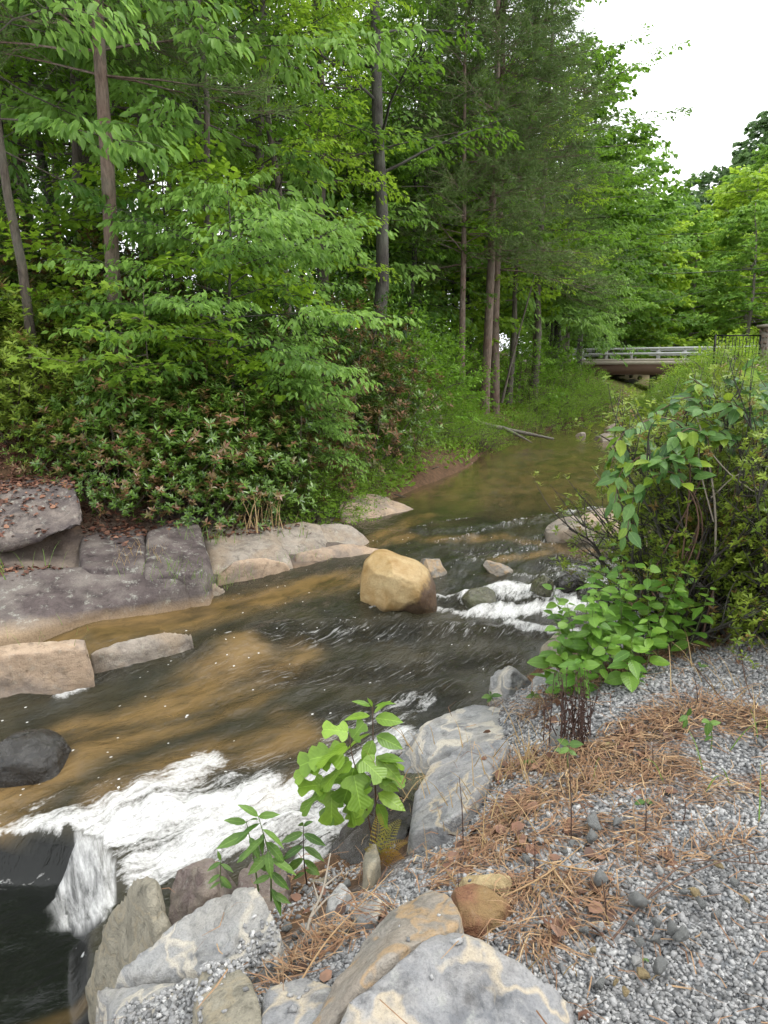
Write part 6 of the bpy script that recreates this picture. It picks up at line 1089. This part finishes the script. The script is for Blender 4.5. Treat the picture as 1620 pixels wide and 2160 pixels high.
for px, py, h, tl in [(1150, 1455, .26, -.04), (1185, 1450, .34, -.06), (1220, 1440, .42, -.08), (1255, 1430, .48, -.08), (1290, 1425, .46, -.04), (1320, 1415, .5, -.06), (1350, 1405, .52, -.05), (1385, 1398, .5, 0), (1415, 1390, .46, .02), (1240, 1400, .44, -.12), (1280, 1395, .52, -.12), (1330, 1385, .58, -.1), (1380, 1372, .6, -.06), (1425, 1368, .56, .0), (1200, 1410, .36, -.12), (1170, 1470, .2, .0), (1310, 1440, .3, 0), (1360, 1425, .3, 0), (1270, 1450, .26, 0), (1215, 1465, .22, 0), (1300, 1380, .55, -.14), (1350, 1368, .62, -.12), (1400, 1360, .6, -.08), (1260, 1415, .4, -.05), (1340, 1395, .45, .0), (1400, 1385, .5, .05), (1440, 1390, .4, .05), (1230, 1420, .4, -.1), (1310, 1405, .5, -.02)]:
    herb(px, py, h * 1.08, tl, 9 if h > .4 else 7, .07 + .03 * gg.uniform())
for k, (px, Yd, sc) in enumerate([(1600, 5.6, .95), (1500, 6.2, 1.0), (1560, 7.2, 1.1), (1680, 5.2, 1.0), (1480, 8.5, .9), (1640, 4.6, .72)]):
    plant('azalea_bush', 'laurelY', 'dense azalea bush with yellow green leaves behind the wiry shrub', 'shrub', px, Yd, sc * .85, g.uniform(0, 6.28), 'dense azaleas on the right bank', parts=ST)
# ------------------------------------------------------------------ bridge, gate, pillar, wires, logs
M_rail = M_plain('painted_rail', (.52, .54, .53), .5); M_conc = M_plain('old_concrete', (.42, .38, .31), .9, sc=2.5); M_gird = M_plain('rusty_girder', (.11, .065, .042), .8, sc=3.0); M_pier = M_plain('dark_pier', (.05, .045, .042), .8, sc=2.0); M_iron = M_plain('black_iron', (.012, .012, .013), .45, .6)
Yb = 57.0; p0 = at(1215, 760, Yb + 3); p1 = at(1460, 764, Yb - 2.5); b = (p0 + p1) / 2; d = p1 - p0; ln = np.linalg.norm(d[:2]); rz = math.atan2(d[1], d[0]); zt = (p0[2] + p1[2]) / 2
r_ = empty('bridge', (b[0], b[1], zt), rz); tag(r_, 'small road bridge with pale metal railing and rusty girder crossing the stream', 'bridge')
def bx(name, parent, c, h, m): s = Soup(); s.box(c, h); return link(name, s.mesh(name, m, False), parent)
bx('deck', r_, (0, 3, -.12), (ln / 2 + 6, 3.2, .12), M_conc); bx('kerb', r_, (0, -.05, .08), (ln / 2 + 6, .14, .10), M_conc); bx('girder', r_, (0, .05, -.62), (ln / 2 + 2.5, .12, .38), M_gird); bx('girder', r_, (0, 3, -.62), (ln / 2 + 2.5, .12, .38), M_gird); bx('girder', r_, (0, 5.8, -.62), (ln / 2 + 2.5, .12, .38), M_gird)
for yy in (-.05, 6.0):
    rl = bx('railing', r_, (0, yy - .07, .92), (ln / 2 + 6, .035, .075), M_rail); bx('lower_rail', rl, (0, yy - .07, .55), (ln / 2 + 6, .035, .075), M_rail)
    for k in range(-7, 8): bx('post', rl, (k * 1.95, yy + .03, .5), (.09, .07, .5), M_rail)
px_ = at(1372, 785, Yb - 1); s = Soup(); s.tube([(0, 0, -3.0), (0, 0, -.99)], [.42, .42], 14)
link('pier', s.mesh('pier', M_pier), r_, (((px_ - b)[0]) * math.cos(-rz) - ((px_ - b)[1]) * math.sin(-rz), .8, 0)); s = Soup(); s.tube([(0, 0, -3.0), (0, 0, -.99)], [.42, .42], 14); link('pier', s.mesh('pier', M_pier), r_, (((px_ - b)[0]) * math.cos(-rz) - ((px_ - b)[1]) * math.sin(-rz), 4.8, 0))
for k, (px, py, w_) in enumerate([(1310, 790, 26), (1330, 795, 22), (1345, 785, 24), (1325, 780, 20), (1350, 798, 22), (1300, 800, 22), (1340, 805, 26), (1318, 808, 22)]):
    o = link('riprap_stone', stone_me['pebl', k % 3], None, at(px, py, Yb + 5 - k * .2), (0, 0, k), w_ * Yb / F * 1.5); tag(o, 'pale riprap stone on the embankment under the bridge', 'stone', 'riprap under the bridge')
s = Soup(); e0 = at(1320, 812, Yb + 7); s.add(np.array([e0 + np.array(q) for q in [(-5, -3, -1.2), (5, -3, -1.2), (5, 2, 1.6), (-5, 2, 1.6), (-5, 3, -1.2), (5, 3, -1.2)]]), np.array([(0, 1, 2, 3), (3, 2, 5, 4), (0, 4, 5, 1)]), np.array([(0, 3, 4), (1, 5, 2)])); tag(link('embankment', s.mesh('embankment', M_plain('earth_slope', (.30, .24, .14), .95, sc=1.5), False)), kind='structure')
# iron gate and stone pillar
Yg = 28.0; a0 = at(1502, 800, Yg); a1 = at(1597, 796, Yg); h = at(1550, 706, Yg)[2] - a0[2]; r_ = empty('iron_gate', (a0[0], Yg, a0[2])); tag(r_, 'black iron gate with thin upright bars beside the stone pillar', 'gate'); wg = a1[0] - a0[0]
for x_ in (0, wg): bx('gate_post', r_, (x_, 0, h / 2), (.03, .03, h / 2), M_iron)
gf = bx('cross_rail', r_, (wg / 2, 0, .15), (wg / 2 - .03, .02, .025), M_iron); bx('cross_rail', r_, (wg / 2, 0, h - .03), (wg / 2 - .03, .02, .025), M_iron)
for k in range(1, 13): bx('bar', gf, (wg * k / 13, 0, h / 2 + .06), (.009, .009, h / 2 - .12), M_iron)
s = Soup(); s.tube([(0, 0, .15), (wg * .5, 0, .33), (wg, 0, .55)], [.015] * 3, 5); link('brace', s.mesh('brace', M_iron), r_, (0, -.03, 0))
pp = at(1620, 800, Yg - .2); pb = (pp[0], Yg - .2, pp[2] - .3); ph = at(1620, 690, Yg - .2)[2] - pp[2] + .3
r_ = empty('stone_pillar', pb); tag(r_, 'brown fieldstone gate pillar with a round ball on its cap', 'pillar'); M_fs = M_rock('fieldstone', (.16, .11, .085), (.30, .225, .175), None, 0, .2, 2.5); M_mor = M_plain('mortar', (.32, .28, .24), .95)
bx('core', r_, (.03, 0, ph / 2), (.33, .33, ph / 2), M_mor); st_ = []
for v in range(4):
    q = gg.normal(size=(16, 3)); q /= np.abs(q).max(0); me, _b = rock_mesh('stone', q * np.array((.5, .3, .5)), M_fs, res=8, disp=.02, cuts=4, smooth=1, seed=500 + v); me.transform(Matrix.Translation(Vector(_b))); st_.append(me)
nr = int(ph / .21)
for row in range(nr):
    for face in range(4):
        x_ = -.33
        while x_ < .30:
            w_ = min(gg.uniform(.15, .3), .36 - x_); c = x_ + w_ / 2; z_ = (row + .5) * ph / nr; pos = [(c + .03, -.33, z_), (c + .03, .33, z_), (-.30, c, z_), (.36, c, z_)][face]
            link('stone', st_[gg.integers(4)], r_, pos, (0, 0, 0 if face < 2 else math.pi / 2), (w_ * 1.05, .22, ph / nr * 1.02)); x_ += w_
cap_ = bx('cap', r_, (.03, 0, ph + .04), (.42, .42, .05), M_conc)
bm = bmesh.new(); bmesh.ops.create_uvsphere(bm, u_segments=16, v_segments=10, radius=.17); me = bpy.data.meshes.new('ball'); bm.to_mesh(me); bm.free(); me.materials.append(M_fs); [setattr(q, 'use_smooth', True) for q in me.polygons]; link('ball', me, cap_, (.03, 0, ph + .25)); s = Soup(); s.tube([(.03, 0, ph + .08), (.03, 0, ph + .13)], [.16, .1], 12); link('ball_base', s.mesh('ball_base', M_conc), cap_)
s = Soup(); w0 = at(1380, 812, Yg + 2); s.box((0, 0, 0), (1.5, .25, .3)); tag(link('retaining_wall', s.mesh('retaining_wall', M_fs, False), loc=(a0[0] + .9, Yg + .6, a0[2] - .32)), 'low stone wall at the foot of the iron gate', 'wall')
s = Soup(); s.box((0, 0, 0), (.75, .12, .09)); tag(link('brick_edging', s.mesh('brick_edging', M_plain('terracotta', (.36, .16, .09), .85, sc=20), False), loc=(a0[0] + 1.3, Yg + 1.4, a0[2] + .25)), 'low terracotta brick edging seen through the gate bars', 'edging')
# climbing hedge by the gate
arch('hedge', bush(61, 1.6, 1.7, 230, 26, .10, .55, .5), 'dark', 'fary', 'ovate'); arch('cedar', bush(62, 1.1, 2.0, 190, 26, .11, .35, .55), 'dark', 'laurely', 'lance')
for k, (px, Yd, key, sc, zz_, lb) in enumerate([(1420, 44, 'cedar', 1.25, None, 'flat topped evergreen sprawling over the bridge end'), (1470, 36, 'hedge', 1.1, None, 'yellow green hedge climbing behind the gate'), (1540, 34, 'hedge', 1.25, None, 'rounded hedge seen through the gate bars'), (1395, 47, 'cedar', 1.0, None, 'dark evergreen beside the bridge girder'), (1480, 31, 'hedge', .75, None, 'hedge spilling past the gate post'), (1450, 41, 'cedar', 1.1, None, 'evergreen mass between hedge and bridge')]):
    o = plant('hedge', key, lb, 'hedge', px, Yd, sc, k * 1.3, parts=ST); o.location.z += [.5, .1, .1, .3, 0, .3][k]
# wires
M_wire = M_plain('wire', (.03, .03, .03), .5)
for k, (y0, y1, x0, x1, Yd, r) in enumerate([(566, 556, 1100, 1700, 55, .022), (484, 474, 1180, 1700, 60, .016), (520, 512, 1180, 1700, 60, .014), (402, 386, 1280, 1700, 62, .014), (648, 610, 1160, 1500, 58, .016)]):
    A, B = at(x0, y0, Yd), at(x1, y1, Yd - 3); t_s = np.linspace(0, 1, 14)[:, None]; P = A + (B - A) * t_s; P[:, 2] -= .5 * 4 * t_s[:, 0] * (1 - t_s[:, 0]); s = Soup(); s.tube(P - A, r, 4)
    tag(link('power_line', s.mesh('power_line', M_wire), loc=A), ['thick power line crossing before the far trees', 'upper thin wire across the far trees', 'second thin wire across the far trees', 'highest wire just under the white sky', 'low sagging wire above the bridge'][k], 'wire')
# logs
def log(name, label, pts, r0, r1, mat, br=()):
    P = np.array([at(*q) for q in pts]); b = P[0].copy(); s = Soup(); C_ = catmull(P - b, 5); s.tube(C_, np.linspace(r0, r1, len(C_)) * (1 + .12 * np.sin(np.arange(len(C_)) * 1.7)), 8)
    for q in br: Q = catmull(np.array([at(*v) for v in q]) - b, 4); s.tube(Q, np.linspace(r0 * .55, r1 * .4, len(Q)), 6)
    return tag(link(name, s.mesh(name, mat), loc=b), label, 'log')
log('fallen_log', 'long pale fallen log sloping from the pines into the calm water', [(928, 874, 23.2), (1010, 893, 22.6), (1080, 908, 22.6), (1168, 926, 22.2)], .11, .035, BK['grey'], [((1060, 902, 22.6), (1100, 922, 22.1), (1122, 934, 22.0))])
log('driftwood', 'dark driftwood pole lying at the waterline by the sand bar', [(868, 998, 15.6), (900, 1003, 15.4), (938, 1014, 15.3)], .045, .02, BK['grey'], [((880, 1000, 15.5), (872, 1020, 15.3), (873, 1040, 15.2)), ((895, 1002, 15.4), (910, 990, 15.3), (925, 985, 15.2))])
log('driftwood', 'small forked driftwood on the low tan ledge', [(795, 1046, 13.0), (825, 1042, 13.0), (860, 1050, 12.9)], .02, .008, BK['brown'], [((815, 1043, 13), (835, 1052, 12.8), (850, 1058, 12.8))])
log('leaning_sapling', 'thin bare trunk leaning between the bank pines', [(1058, 850, 25.4), (1085, 740, 25.6), (1128, 580, 26)], .05, .015, BK['brown'])
